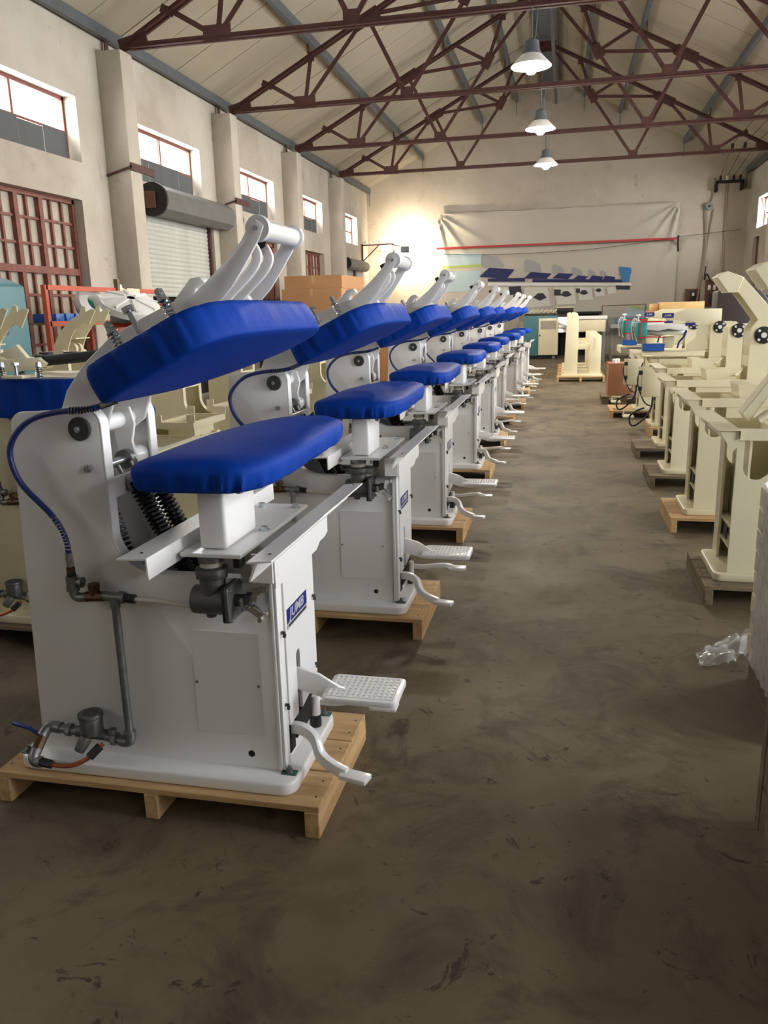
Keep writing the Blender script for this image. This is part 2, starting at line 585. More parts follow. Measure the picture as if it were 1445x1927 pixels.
def wall_with_openings(name, x0, x1, openings, m):
    b = MB()
    ys = sorted(set([YF, YB] + [o[0] for o in openings] + [o[1] for o in openings]))
    for a, c in zip(ys[:-1], ys[1:]):
        zs = sorted([(o[2], o[3]) for o in openings if o[0] <= a + 1e-6 and o[1] >= c - 1e-6])
        z = 0.0
        for z0, z1 in zs:
            if z0 > z:
                b.box(x0, x1, a, c, z, z0)
            z = z1
        b.box(x0, x1, a, c, z, ZEAVE + 0.35)
    o = b.build(name, m, smooth=False)
    o['kind'] = 'structure'
    return o

LOWER_L = [(9.1, 11.95, 0.95, 3.46), (13.9, 16.85, 0.0, 3.62), (19.1, 20.85, 0.0, 3.46), (23.2, 25.1, 0.95, 3.46), (27.45, 29.2, 0.0, 3.42)]
LOWER_R = [(28.9, 29.75, 0.0, 3.75)] + [(a, b, 0.95, 3.46) for a, b in ADDED_LOW_R]  # door opening, then the openings added for the low fill daylight
wall_left = wall_with_openings('wall_left', XL - 0.30, XL, [(a, b, WIN_Z0, WIN_Z1) for a, b in WL] + LOWER_L, M_WALL)
wall_right = wall_with_openings('wall_right', XR, XR + 0.30, [(a, b, WIN_Z0, WIN_Z1) for a, b in WR] + LOWER_R, M_WALL)
o = MB().prism([(XL - 0.3, 0), (XR + 0.3, 0), (XR + 0.3, ZEAVE + 0.1), (XRIDGE, ZRIDGE + 0.15), (XL - 0.3, ZEAVE + 0.1)], YB, YB + 0.3).build('wall_back', M_WALLB, smooth=False)
o['kind'] = 'structure'
o = MB().prism([(XL - 0.3, 0), (XR + 0.3, 0), (XR + 0.3, ZEAVE + 0.1), (XRIDGE, ZRIDGE + 0.15), (XL - 0.3, ZEAVE + 0.1)], YF - 0.3, YF).build('wall_front', M_WALL, smooth=False)
o['kind'] = 'structure'

# pilasters
for k in range(-4, 4):
    yc = PIL0 + PILD * k
    b = MB().prism([(yc - 0.19, 0), (yc + 0.19, 0), (yc + 0.19, 5.78), (yc - 0.19, 5.78)], XL - 0.02, -6.97, 'x')
    b.build('pilaster', M_WALL, wall_left, bevel=0.025, segs=2)
    b = MB().prism([(yc - 0.19, 0), (yc + 0.19, 0), (yc + 0.19, 5.78), (yc - 0.19, 5.78)], XR - 0.38, XR + 0.02, 'x')
    b.build('pilaster', M_WALL, wall_right, bevel=0.025, segs=2)
    if 0 <= k <= 1:   # steel tie bar across the pilaster with a flat bracket
        t = MB().obox((XL + 0.01, yc - 0.21, 3.93), (-6.93, yc - 0.21, 4.05), 0.02, 0.035)
        t.obox((-6.95, yc - 0.22, 4.05), (-6.95, yc + 0.55, 4.05), 0.03, 0.12)
        t.build('tie_bracket', M_RUST, wall_left)

# roof: two slopes of separate sheets on purlins
ceiling = MB().box(XL - 0.3, XRIDGE, YF - 0.3, 5.5, 0, 0.03)
def roof_z(x):
    return ZEAVE + (ZRIDGE - ZEAVE) * (1 - abs(x - XRIDGE) / (XRIDGE - XL))
cb = MB()
for sgn in (-1, 1):
    xe = XRIDGE + sgn * (XRIDGE - XL + 0.35)
    ze = roof_z(XRIDGE + sgn * (XRIDGE - XL)) - 0.35 * 0.508
    pts = [(xe, ze), (XRIDGE, ZRIDGE), (XRIDGE, ZRIDGE + 0.04), (xe, ze + 0.04)]
    cb.prism(pts, YF - 0.3, 5.5)
    pts2 = [(xe, ze + 0.05), (XRIDGE, ZRIDGE + 0.05), (XRIDGE, ZRIDGE + 0.08), (xe, ze + 0.08)]
    cb.prism(pts2, 5.5, YB + 0.3)
ceiling = cb.build('ceiling', M_ROOF2, smooth=False)
ceiling['kind'] = 'structure'
for sgn in (-1, 1):
    xe = XRIDGE + sgn * (XRIDGE - XL + 0.35)
    ze = roof_z(XRIDGE + sgn * (XRIDGE - XL)) - 0.35 * 0.508
    pts = [(xe, ze), (XRIDGE + sgn * 0.2, ZRIDGE - 0.1), (XRIDGE + sgn * 0.2, ZRIDGE - 0.06), (xe, ze + 0.04)]
    me = MB().prism(pts, 0.016, 0.985).mesh('roof_sheet', M_ROOF, smooth=False)
    for k in range(26):
        link('roof_sheet', me, ceiling, (0, 5.5 + k * 0.99, random.uniform(-0.004, 0.004)))
PURX = [-7.28, -5.25, -3.10, -1.90, 0.40, 1.60, 3.75, 5.83]
for x in PURX:
    z = roof_z(x) - 0.11
    MB().box(x - 0.045, x + 0.045, YF, YB - 0.02, z - 0.09, z + 0.08).build('purlin', M_PURLIN, ceiling, smooth=False)
    MB().tube([(x, YB - 0.06, z - 0.08), (x + 0.01, YB - 0.05, z - 0.55)], 0.012, 6).build('purlin_strap', M_PURLIN, ceiling)
MB().box(XRIDGE - 0.28, XRIDGE + 0.28, YF, YB - 0.02, ZRIDGE - 0.34, ZRIDGE - 0.08).build('ridge_beam', M_PURLIN, ceiling, smooth=False)
MB().tube([(-0.55, 8, 8.55), (-0.55, YB - 0.1, 8.55)], 0.05, 8).build('conduit', M_PURLIN, ceiling)
MB().tube([(-0.95, 8, 8.75), (-0.95, YB - 0.1, 8.75)], 0.03, 8).build('conduit', M_PURLIN, ceiling)

# clerestory windows
def clerestory(idx, side, a, b, boards, name):
    s = -1 if side == 'l' else 1
    xw = (XL - 0.24) if side == 'l' else (XR + 0.24)
    f = MB()
    t = 0.05
    for (y0, y1, z0, z1) in ((a, b, WIN_Z0, WIN_Z0 + t), (a, b, WIN_Z1 - t, WIN_Z1), (a, a + t, WIN_Z0, WIN_Z1), (b - t, b, WIN_Z0, WIN_Z1)):
        f.box(xw - 0.03, xw + 0.03, y0, y1, z0, z1)
    w = f.build(name, M_REDFR, smooth=False)
    w['kind'] = 'structure'
    ym, zm = (a + b) / 2 - 0.05, WIN_Z0 + 0.44
    MB().box(xw - 0.025, xw + 0.025, ym - 0.025, ym + 0.025, WIN_Z0 + t, WIN_Z1 - t).build('mullion', M_REDFR, w, smooth=False)
    for (y0, y1) in ((a + t, ym - 0.025), (ym + 0.025, b - t)):
        MB().box(xw - 0.02, xw + 0.02, y0, y1, zm - 0.018, zm + 0.018).build('transom', M_REDFR, w, smooth=False)
        MB().box(xw - 0.004, xw + 0.004, y0, y1, zm + 0.018, WIN_Z1 - t).build('pane', M_PANE, w, smooth=False)
        if not boards:
            MB().box(xw - 0.004, xw + 0.004, y0, y1, WIN_Z0 + t, zm - 0.018).build('pane', M_PANE, w, smooth=False)
    if boards:
        n = 4
        for i in range(n):
            y0 = a + t + (b - a - 2 * t) * i / n
            y1 = a + t + (b - a - 2 * t) * (i + 1) / n
            MB().box(xw + 0.035, xw + 0.05, y0 + 0.006, y1 - 0.006, WIN_Z0 + 0.01, zm - 0.01 + random.uniform(-0.03, 0.02)).build('board', M_BOARD, w, smooth=False)
    return w
wn = 1
for k, (a, b) in enumerate(WL):
    clerestory(k, 'l', a, b, k != 8, 'window_%d' % wn); wn += 1
for k, (a, b) in enumerate(WR):
    clerestory(k, 'r', a, b, False, 'window_%d' % wn); wn += 1
# tilted opening sash of the far right window
MB().obox((XR + 0.1, 28.6, 4.25), (XR + 0.02, 29.1, 4.9), 0.03, 0.03).build('sash_stay', M_REDFR, bpy.data.objects['window_18'])

# red steel grid windows low in the left wall
def grid_window(name, a, b, z0, z1, ny, nz, mainy, mainz, xw=XL - 0.2, glass=None):
    glass = glass or M_DIRTY
    f = MB()
    t = 0.06
    for (y0, y1, c0, c1) in ((a, b, z0, z0 + t), (a, b, z1 - t, z1), (a, a + t, z0, z1), (b - t, b, z0, z1)):
        f.box(xw - 0.03, xw + 0.05, y0, y1, c0, c1)
    w = f.build(name, M_REDFR, smooth=False)
    w['kind'] = 'structure'
    dy, dz = (b - a) / ny, (z1 - z0) / nz
    vb = MB().box(-0.02, 0.02, -0.022, 0.022, z0 + t, z1 - t).mesh('glazing_bar', M_REDFR, smooth=False)
    vm = MB().box(-0.03, 0.05, -0.045, 0.045, z0 + t, z1 - t).mesh('glazing_bar', M_REDFR, smooth=False)
    for i in range(1, ny):
        link('glazing_bar', vm if i in mainy else vb, w, (xw, a + dy * i, 0))
    hb = MB().box(-0.018, 0.018, a + t, b - t, -0.018, 0.018).mesh('glazing_bar', M_REDFR, smooth=False)
    hm = MB().box(-0.03, 0.055, a + t, b - t, -0.05, 0.05).mesh('glazing_bar', M_REDFR, smooth=False)
    for j in range(1, nz):
        link('glazing_bar', hm if j in mainz else hb, w, (xw, 0, z0 + dz * j))
    pm = MB().box(-0.006, 0.006, 0.01, dy - 0.01, 0.01, dz - 0.01).mesh('pane', glass, smooth=False)
    for i in range(ny):
        for j in range(nz):
            link('pane', pm, w, (xw - 0.03 + random.uniform(-0.004, 0.004), a + dy * i, z0 + dz * j))
    return w
grid_window('window_19', 9.1, 11.95, 0.95, 3.46, 10, 7, (3, 5, 7), (4,))
grid_window('window_20', 23.2, 25.1, 0.95, 3.46, 6, 6, (3,), (3,))
for i, (a, b) in enumerate(ADDED_LOW_R):  # frames and panes of the added right-wall windows, out of view
    grid_window('window_%d' % (21 + i), a, b, 0.95, 3.46, 3, 3, (), (), XR + 0.2, M_PANE)

# roller shutters: slats, guides and the drum housing
def shutter(name, a, b, zbot, ztop, n, drum_r, ya, yb, dark):
    xw = XL - 0.14
    root = MB()
    root.box(xw - 0.05, xw + 0.08, a, a + 0.07, 0, ztop).box(xw - 0.05, xw + 0.08, b - 0.07, b, 0, ztop)
    d = root.build(name, M_RUST, smooth=False)
    d['kind'] = 'structure'
    h = (ztop - zbot) / n
    pr = [(0.004, 0.0), (0.02, h * 0.2), (0.024, h * 0.5), (0.02, h * 0.8), (0.004, h), (-0.03, h), (-0.03, 0)]
    me = MB().prism(pr, a + 0.07, b - 0.07).mesh('slat', M_SHUT)
    for i in range(n):
        link('slat', me, d, (xw, 0, zbot + h * i))
    zc = ztop + drum_r * 0.55
    dr = MB().cyl((XL + drum_r * 0.55, ya, zc), (XL + drum_r * 0.55, yb, zc), drum_r, n=10)
    dr.build('drum_housing', M_SHROLL, d, smooth=False)
    e = MB().cyl((XL + drum_r * 0.55, ya - 0.06, zc), (XL + drum_r * 0.55, ya, zc), drum_r * 1.08, n=20)
    e.build('drum_end_plate', M_BLACK, d)
    MB().box(XL + 0.02, XL + drum_r * 0.8, ya - 0.1, ya - 0.06, zc - drum_r * 0.55, zc + drum_r * 0.5).build('drum_bearing_box', M_BROWNB, d, smooth=False)
    MB().box(XL - 0.5, XL - 0.46, a - 0.3, b + 0.3, 0, ztop).build('passage_backing', M_DARK, d, smooth=False)
    return d
shutter('door_1', 13.9, 16.85, 2.05, 3.56, 18, 0.27, 14.0, 17.6, True)
shutter('door_2', 27.45, 29.2, 1.0, 3.2, 20, 0.19, 27.3, 30.0, True)
# plank door of bay three with a small glazed light and the dark side door in the right wall
d = MB().box(XL - 0.2, XL - 0.1, 19.1, 19.2, 0, 3.46).box(XL - 0.2, XL - 0.1, 20.75, 20.85, 0, 3.46).box(XL - 0.2, XL - 0.1, 19.1, 20.85, 3.36, 3.46).build('door_3', M_REDFR, smooth=False)
d['kind'] = 'structure'
for i in range(4):
    y0 = 19.2 + 1.55 * i / 4
    MB().box(XL - 0.18, XL - 0.13, y0 + 0.005, y0 + 1.55 / 4 - 0.005, 0, 2.5).build('plank', M_BROWNB, d, smooth=False)
    MB().box(XL - 0.19, XL - 0.17, y0 + 0.02, y0 + 1.55 / 4 - 0.02, 2.55, 3.34).build('pane', M_DIRTY, d, smooth=False)
    MB().box(XL - 0.19, XL - 0.14, y0 - 0.02, y0 + 0.02, 2.5, 3.36).build('glazing_bar', M_REDFR, d, smooth=False)
d = MB().box(XR + 0.1, XR + 0.16, 28.9, 29.75, 0, 3.75).build('door_4', M_BROWNB, smooth=False)
d['kind'] = 'structure'
MB().obox((XR + 0.03, 29.0, 2.6), (XR + 0.03, 29.0, 2.9), 0.04, 0.05).build('hinge', M_DARK, d)

# ------------------------------------------------------------------ roof trusses
def truss(y, label):
    t = thing('roof_truss', (XRIDGE, y, 5.86), label, 'truss', 'red oxide roof trusses')
    zc = 0.0
    HL, HR = -6.2, 6.2
    def top(x):
        return 0.09 + (6.2 - abs(x)) * 0.5
    b1, b2, t1, t1b, t2, mm, t3 = (-4.65, 0), (-2.5, 0), (-5.45, top(5.45)), (-4.48, top(4.48)), (-3.3, top(3.3)), (-1.3, 1.69), (-0.93, top(0.93))
    pk = (0, top(0))
    t25 = (-2.12, top(2.12))
    def bar(name, p, q, w=0.07, h=0.08):
        MB().obox((p[0], -0.02, p[1]), (q[0], -0.02, q[1]), h, 0.012, (0, 1, 0)).obox((p[0], 0.015, p[1]), (q[0], 0.015, q[1]), 0.012, 0.07, (0, 1, 0)).build(name, M_RUST, t, smooth=False)
    def chord(name, p, q):
        b = MB()
        for s in (-1, 1):
            b.obox((p[0], s * 0.035, p[1]), (q[0], s * 0.035, q[1]), 0.012, 0.085, (0, 0, 1))
            b.obox((p[0], s * 0.062, p[1] - 0.036), (q[0], s * 0.062, q[1] - 0.036), 0.055, 0.012, (0, 0, 1))
        b.build(name, M_RUST, t, smooth=False)
    chord('bottom_chord', (HL, 0), (HR, 0))
    for s in (-1, 1):
        S = lambda p: (p[0] * (-s), p[1])
        chord('top_chord', S((HL, 0.05)), S(pk))
        for p, q in ((t1, b1), (b1, t1b), (b1, t2), (t2, b2), (b2, mm), (mm, pk), (mm, t2), (mm, t3), (mm, t25)):
            bar('web_member', S(p), S(q))
        def gus(p, w, h, ang=0.0):
            c, sn = math.cos(ang), math.sin(ang)
            pts = []
            for (i, j) in ((-1, -1), (1, -1), (1, 1), (-1, 1)):
                u, v = i * w / 2, j * h / 2
                pts.append((p[0] + u * c - v * sn, p[1] + u * sn + v * c))
            MB().prism([(q[0] * (-s), q[1]) for q in pts], -0.05, -0.04).build('gusset_plate', M_RUST, t, smooth=False)
        gus((b1[0], b1[1] + 0.05), 0.46, 0.24)
        gus((b2[0], b2[1] + 0.07), 0.26, 0.22)
        gus((t1[0], t1[1] - 0.03), 0.24, 0.12, -0.45)
        gus((t2[0], t2[1] - 0.07), 0.55, 0.24, 0.46)
        gus((mm[0], mm[1]), 0.22, 0.34, -0.5)
        gus((t1b[0], t1b[1] - 0.06), 0.13, 0.18)
        gus((t3[0], t3[1] - 0.08), 0.12, 0.2)
        gus((HL + 0.12, 0.05), 0.5, 0.2, 0.2)
        for x in PURX:
            xx = x - XRIDGE
            if xx * s > 0:
                MB().box(xx - 0.01 + 0.05 * s, xx + 0.01 + 0.05 * s, -0.05, 0.05, top(xx) + 0.02, top(xx) + 0.27).build('purlin_cleat', M_RUST, t, smooth=False)
    gus((0.0, top(0) - 0.1), 0.5, 0.28)
    return t
truss(13.00, 'red oxide steel roof truss nearest the camera, cut by the top of the picture')
truss(17.40, 'red oxide steel roof truss second from the camera, beneath the first lamp')
truss(21.75, 'red oxide steel roof truss third from the camera, beneath the middle lamp')
truss(26.00, 'darkest and farthest steel roof truss, just before the gable wall')

# ------------------------------------------------------------------ pendant lamps on the ridge line
def pendant(y, z, label):
    t = thing('pendant_lamp', (-0.60, y, z), label, 'lamp', 'pendant factory lamps')
    MB().lathe([(0.035, 0.30), (0.10, 0.27), (0.115, 0.16), (0.15, 0.10), (0.15, 0.08)], n=20).build('lamp_housing', M_PURLIN, t)
    MB().lathe([(0.14, 0.10), (0.285, -0.045), (0.29, -0.06), (0.278, -0.05), (0.135, 0.088), (0.0, 0.09)], n=28).build('shade', M_LTWHITE, t)
    MB().lathe([(0.0, 0.085), (0.045, 0.07), (0.075, 0.01), (0.10, -0.05), (0.09, -0.11), (0.05, -0.155), (0.0, -0.165)], n=20).build('bulb', M_BULB, t)
    b = MB()
    b.tube([(0, 0, 0.30), (0, 0, 0.72)], 0.016, 8).tube([(0.05, 0, 0.22), (0.08, 0, 0.72)], 0.009, 6)
    b.build('hanger_rod', M_PURLIN, t)
    return t
pendant(13.00, 5.12, 'lit pendant factory lamp nearest the camera, highest in the picture')
pendant(17.40, 5.14, 'lit pendant factory lamp in the middle of the row of three')
pendant(21.75, 5.17, 'lit pendant factory lamp farthest away, lowest in the picture')

# ------------------------------------------------------------------ gable wall: banner, bar, wires, boxes
PRINT = {'pale': [[(-4.54, 3.71), (-3.09, 3.69), (-3.09, 3.24), (-4.55, 3.24)], [(2.22, 1.71), (3.76, 1.41), (3.8, 0.73), (1.62, 0.86)], [(-4.55, 3.07), (-3.11, 3.06), (-3.1, 2.34), (-4.55, 2.34)]], 'green': [[(-4.55, 3.27), (-3.09, 3.3), (-3.09, 3.2), (-4.55, 3.18)], [(2.22, 1.69), (3.75, 1.47), (3.76, 1.41), (2.23, 1.61)]], 'grey': [[(-3.11, 3.56), (-2.97, 3.63), (-2.49, 3.5), (-2.27, 3.18), (-2.81, 3.14), (-3.03, 3.16)], [(-1.52, 3.34), (-1.41, 3.42), (-0.99, 3.24), (-0.91, 2.94), (-1.5, 2.95)], [(-0.54, 3.13), (-0.47, 3.22), (-0.16, 3.07), (-0.08, 2.88), (-0.51, 2.88)], [(0.14, 3.04), (0.21, 3.09), (0.48, 2.97), (0.56, 2.79), (0.17, 2.78)], [(0.74, 2.93), (0.79, 2.98), (0.96, 2.88), (1.02, 2.73), (0.76, 2.74)], [(1.16, 2.89), (1.21, 2.93), (1.35, 2.85), (1.39, 2.72), (1.19, 2.71)]], 'navy': [[(-3.16, 2.85), (-2.8, 3.16), (-1.87, 3.07), (-2.17, 2.74)], [(-2.85, 2.78), (-1.5, 2.76), (-1.5, 2.63), (-2.85, 2.67)], [(-1.54, 2.74), (-1.29, 2.96), (-0.55, 2.88), (-0.73, 2.7)], [(-0.53, 2.71), (-0.31, 2.89), (0.22, 2.85), (0.04, 2.67)], [(0.21, 2.67), (0.39, 2.79), (0.74, 2.74), (0.64, 2.64)], [(0.75, 2.6), (0.87, 2.77), (1.26, 2.71), (1.18, 2.55)], [(1.23, 2.56), (1.33, 2.74), (1.68, 2.69), (1.62, 2.53)], [(-1.23, 2.71), (1.92, 2.6), (1.93, 2.5), (-1.23, 2.6)]], 'white': [[(-2.85, 2.63), (2.24, 2.46), (2.24, 2.38), (-2.85, 2.52)]], 'body': [[(-2.42, 2.45), (-1.68, 2.43), (-1.59, 1.65), (-2.31, 1.67)], [(-1.55, 2.42), (-0.69, 2.4), (-0.56, 1.74), (-1.44, 1.69)], [(-0.46, 2.39), (0.25, 2.37), (0.35, 1.79), (-0.33, 1.77)], [(0.37, 2.37), (0.85, 2.35), (0.94, 1.93), (0.46, 1.9)], [(0.96, 2.35), (1.29, 2.34), (1.34, 2.06), (1.01, 2.03)], [(1.4, 2.34), (1.7, 2.33), (1.73, 2.13), (1.45, 2.11)]], 'dark': [[(-1.2, 2.06), (-1.03, 2.2), (-0.84, 2.2), (-0.7, 2.04), (-0.95, 1.94)], [(-0.23, 2.12), (-0.1, 2.25), (0.05, 2.25), (0.19, 2.11), (-0.02, 2.04)], [(0.45, 2.16), (0.54, 2.27), (0.67, 2.27), (0.76, 2.15), (0.6, 2.1)], [(1.0, 2.24), (1.06, 2.31), (1.17, 2.31), (1.22, 2.23), (1.12, 2.18)], [(-2.09, 2.46), (-1.65, 2.48), (-1.6, 2.22), (-2.03, 2.16)], [(-0.44, 2.32), (-0.21, 2.31), (-0.21, 2.1), (-0.44, 2.11)], [(0.33, 2.33), (0.46, 2.33), (0.47, 2.18), (0.33, 2.18)], [(1.7, 2.4), (2.21, 2.37), (2.18, 2.24), (1.74, 2.27)]], 'blue': [[(1.79, 3.04), (2.2, 2.99), (2.22, 2.79), (1.83, 2.76)], [(1.86, 2.76), (2.19, 2.79), (2.16, 2.51), (1.91, 2.52)]]}
BX0, BX1, BZ0, BZ1 = -4.73, 3.72, 0.75, 5.12
def banner_y(x, z):
    u = (x - BX0) / (BX1 - BX0)
    w = (z - BZ0) / (BZ1 - BZ0)
    d = 0.0
    for cx, cz in ((BX0, BZ1), (BX1, BZ1)):          # folds fanning out of the two nailed corners
        r = math.hypot(x - cx, z - cz)
        a = math.atan2(cz - z, abs(x - cx) + 1e-4)
        if r < 2.8:
            k = (1 - r / 2.8)
            d += 0.11 * k * max(0, math.sin(a * 15)) * min(1, r / 0.35) * (1.0 if a > 0.5 else 0.55)
    d += 0.02 * mnoise.noise(Vector((x * 1.3, z * 1.0, 3.1)))
    d += 0.02 * math.sin(x * 5.2 + math.sin(z * 1.4) * 1.6) * (0.3 + 0.7 * (1 - w))
    return 30.86 - 0.03 - d
t = thing('banner', (0, 30.86, 0), 'large pale printed fabric banner with creases hung on the gable wall', 'banner')
vs, fs = [], []
NX, NZ = 150, 80
for j in range(NZ + 1):
    for i in range(NX + 1):
        u, w = i / NX, j / NZ
        x = BX0 + (BX1 - BX0) * u
        sag = 0.0
        if w > 0.98:
            sag = 0.03 * math.sin(u * PI) + 0.012 * math.sin(u * 40)
        z = BZ0 + (BZ1 - BZ0) * w - sag
        vs.append((x, banner_y(x, z) - 30.86, z))
for j in range(NZ):
    for i in range(NX):
        a = j * (NX + 1) + i
        fs.append((a, a + 1, a + NX + 2, a + NX + 1))
M_BANNER = mat('banner_fabric', srgb(180, 172, 158), 0.8, noise=0.06, nscale=0.8)
MB().add(vs, fs).build('banner_cloth', M_BANNER, t, angle=80)
PM = {'pale': mat('print_pale_blue', srgb(166, 182, 186), 0.8), 'green': mat('print_green', srgb(160, 172, 96), 0.8), 'grey': mat('print_grey', srgb(150, 150, 146), 0.8),
      'navy': mat('print_navy', srgb(34, 38, 84), 0.8), 'white': mat('print_white', srgb(214, 210, 200), 0.8), 'body': mat('print_body_grey', srgb(196, 193, 182), 0.8),
      'dark': mat('print_black', srgb(48, 48, 52), 0.8), 'blue': mat('print_blue', srgb(58, 112, 158), 0.8)}
def print_patch(poly, m, off):
    cx = sum(p[0] for p in poly) / len(poly); cz = sum(p[1] for p in poly) / len(poly)
    b = MB()
    ring = []
    for i in range(len(poly)):
        p, q = poly[i], poly[(i + 1) % len(poly)]
        n = max(1, int(math.hypot(q[0] - p[0], q[1] - p[1]) / 0.09))
        for k in range(n):
            ring.append((p[0] + (q[0] - p[0]) * k / n, p[1] + (q[1] - p[1]) * k / n))
    R = 6
    vs = []
    for r in range(R + 1):
        s = r / R
        for (x, z) in ring:
            X, Z = cx + (x - cx) * s, cz + (z - cz) * s
            vs.append((X, banner_y(X, Z) - off - 30.86, Z))
    n = len(ring)
    fs = []
    for r in range(R):
        for i in range(n):
            fs.append((r * n + i, r * n + (i + 1) % n, (r + 1) * n + (i + 1) % n, (r + 1) * n + i))
    b.add(vs, fs).build('banner_print', m, t)
for li, key in enumerate(('pale', 'green', 'grey', 'body', 'white', 'navy', 'dark', 'blue')):
    for poly in PRINT[key]:
        print_patch(poly, PM[key], 0.008 + 0.003 * li)

tag(MB().obox((-4.72, 30.62, 3.885), (3.68, 30.62, 3.90), 0.03, 0.07).build('red_rail', mat('red_rail_paint', srgb(170, 44, 48), 0.5)),
    'long thin red rail running across the banner', 'rail')
tag(MB().obox((3.76, 30.98, 3.5), (3.70, 30.62, 3.98), 0.06, 0.06).obox((3.71, 30.62, 3.55), (3.71, 30.62, 4.0), 0.05, 0.05).build('rail_bracket', M_DARK),
    'dark iron bracket holding the right end of the red rail', 'bracket')
tag(MB().tube(spline([(3.72, 30.6, 3.93), (0.8, 30.6, 3.66), (-2.5, 30.6, 3.6), (-5.2, 30.6, 3.74), (-7.0, 30.6, 3.9)], 8), 0.008, 5).build('sagging_wire', M_DARK),
    'thin black wire sagging across the banner below the red rail', 'wire')
tag(MB().tube([(3.72, 30.6, 3.95), (5.7, 30.6, 4.1)], 0.008, 5).build('taut_wire', M_DARK), 'thin taut wire from the red rail to the right wall corner', 'wire')

# insulator bracket with four wires at the upper right of the gable wall
br = thing('insulator_bracket', (5.25, YB, 5.62), 'black iron insulator bracket high on the gable wall at right', 'bracket')
MB().box(-0.42, 0.45, -0.34, -0.26, 0.0, 0.08).box(-0.42, -0.36, -0.34, 0.0, -0.26, 0.06).box(0.38, 0.45, -0.34, 0.0, -0.22, 0.06).build('bracket_frame', M_DARK, br, smooth=False)
for i in range(4):
    MB().lathe([(0.0, 0.16), (0.03, 0.15), (0.045, 0.10), (0.03, 0.07), (0.045, 0.03), (0.03, 0.0)], (-0.3 + 0.21 * i, -0.3, 0.08), 10).build('insulator', M_LTWHITE if i == 1 else M_DARK, br)
ins = thing('truss_insulator_set', (4.6, 26.0, 5.91), 'row of four dark insulators standing on the farthest truss', 'insulators')
for i in range(4):
    MB().lathe([(0.0, 0.15), (0.035, 0.14), (0.05, 0.09), (0.035, 0.06), (0.05, 0.02), (0.03, 0.0)], (-0.15 + 0.33 * i, 0, 0), 10).build('insulator', M_DARK, ins)
for i in range(4):
    w = MB().tube([(4.95 + 0.21 * i, 30.7, 5.84), (4.45 + 0.33 * i, 26.0, 6.05), (4.3 + 0.36 * i, 17.4, 6.1)], 0.008, 5).build('overhead_wire', M_DARK)
    tag(w, ['leftmost of four thin overhead wires along the right side of the roof', 'second from left of the four thin overhead wires at right',
            'third from left of the four thin overhead wires at right', 'rightmost of four thin overhead wires along the right side of the roof'][i], 'wire', 'overhead wires')
# pulley, belt cable and conduit on the gable wall
pu = thing('wall_pulley', (4.68, YB - 0.12, 4.92), 'round grey junction pulley with a hanging cable on gable wall', 'pulley')
MB().cyl((0, -0.06, 0), (0, 0.06, 0), 0.12, n=20).build('wheel', M_GALV, pu)
MB().cyl((0, -0.09, 0), (0, 0.12, 0), 0.03, n=10).build('axle', M_DARK, pu)
MB().tube(spline([(0.13, 0.05, 0.9), (0.09, 0.05, 0.2), (-0.08, 0.02, -0.1), (-0.02, 0.04, -0.9), (-0.06, 0.04, -2.0), (-0.2, 0.04, -3.2)], 6), 0.028, 8).build('hanging_cable', mat('grey_cable', srgb(150, 138, 122), 0.7), pu)
MB().tube([(0.16, 0.06, -0.1), (-0.02, 0.06, -1.6)], 0.018, 8).build('strap', mat('grey_cable', srgb(150, 138, 122), 0.7), pu)
tag(MB().tube([(5.22, YB - 0.05, 5.6), (5.28, YB - 0.05, 2.2)], 0.03, 8).build('wall_conduit', mat('grey_cable', srgb(150, 138, 122), 0.7)),
    'vertical grey conduit running down the gable wall below the insulators', 'conduit')
mb = thing('meter_board', (4.33, YB - 0.06, 1.75), 'brown wooden meter board with a small black meter', 'board')
MB().box(-0.24, 0.24, -0.03, 0.05, -0.02, 0.46).build('board', M_BROWNB, mb, bevel=0.01)
MB().box(-0.08, 0.09, -0.12, -0.03, 0.05, 0.40).build('meter', M_BLACK, mb, bevel=0.015)
MB().box(-0.03, 0.05, -0.125, -0.12, 0.22, 0.32).build('meter_window', M_LTWHITE, mb)
mb = thing('fuse_board', (4.95, YB - 0.08, 1.6), 'dark brown fuse board with switches beside the meter board', 'board')
MB().box(-0.2, 0.2, -0.04, 0.06, 0, 0.9).build('board', M_BROWNB, mb, bevel=0.01)
for i in range(2):
    MB().box(-0.13 + 0.17 * i, -0.04 + 0.17 * i, -0.1, -0.04, 0.55, 0.72).build('fuse', M_LTWHITE, mb, bevel=0.008)
MB().box(-0.08, 0.14, -0.16, -0.04, 0.12, 0.42).build('switch_box', M_BLACK, mb, bevel=0.01)
tag(MB().tube(spline([(4.9, YB - 0.12, 2.4), (4.75, YB - 0.14, 2.7), (4.68, YB - 0.14, 2.5), (4.7, YB - 0.14, 2.95)], 8), 0.02, 6).build('loose_wiring', M_DARK), 'tangle of dark wiring above the fuse board', 'wiring')
mb = thing('tall_locker', (5.5, YB - 0.35, 0), 'tall dark brown steel locker in the far right corner', 'locker')
MB().box(-0.28, 0.28, -0.25, 0.3, 0.06, 2.05).build('locker_body', M_BROWNB, mb, bevel=0.01)
MB().box(-0.26, 0.26, -0.27, -0.25, 0.12, 2.0).build('locker_door', mat('dark_locker_paint', srgb(60, 40, 36), 0.5), mb, bevel=0.005)
MB().box(0.18, 0.21, -0.3, -0.27, 1.0, 1.14).build('handle', M_ZINC, mb)
MB().box(-0.28, 0.28, -0.25, 0.3, 0.0, 0.06).build('plinth', M_DARK, mb)

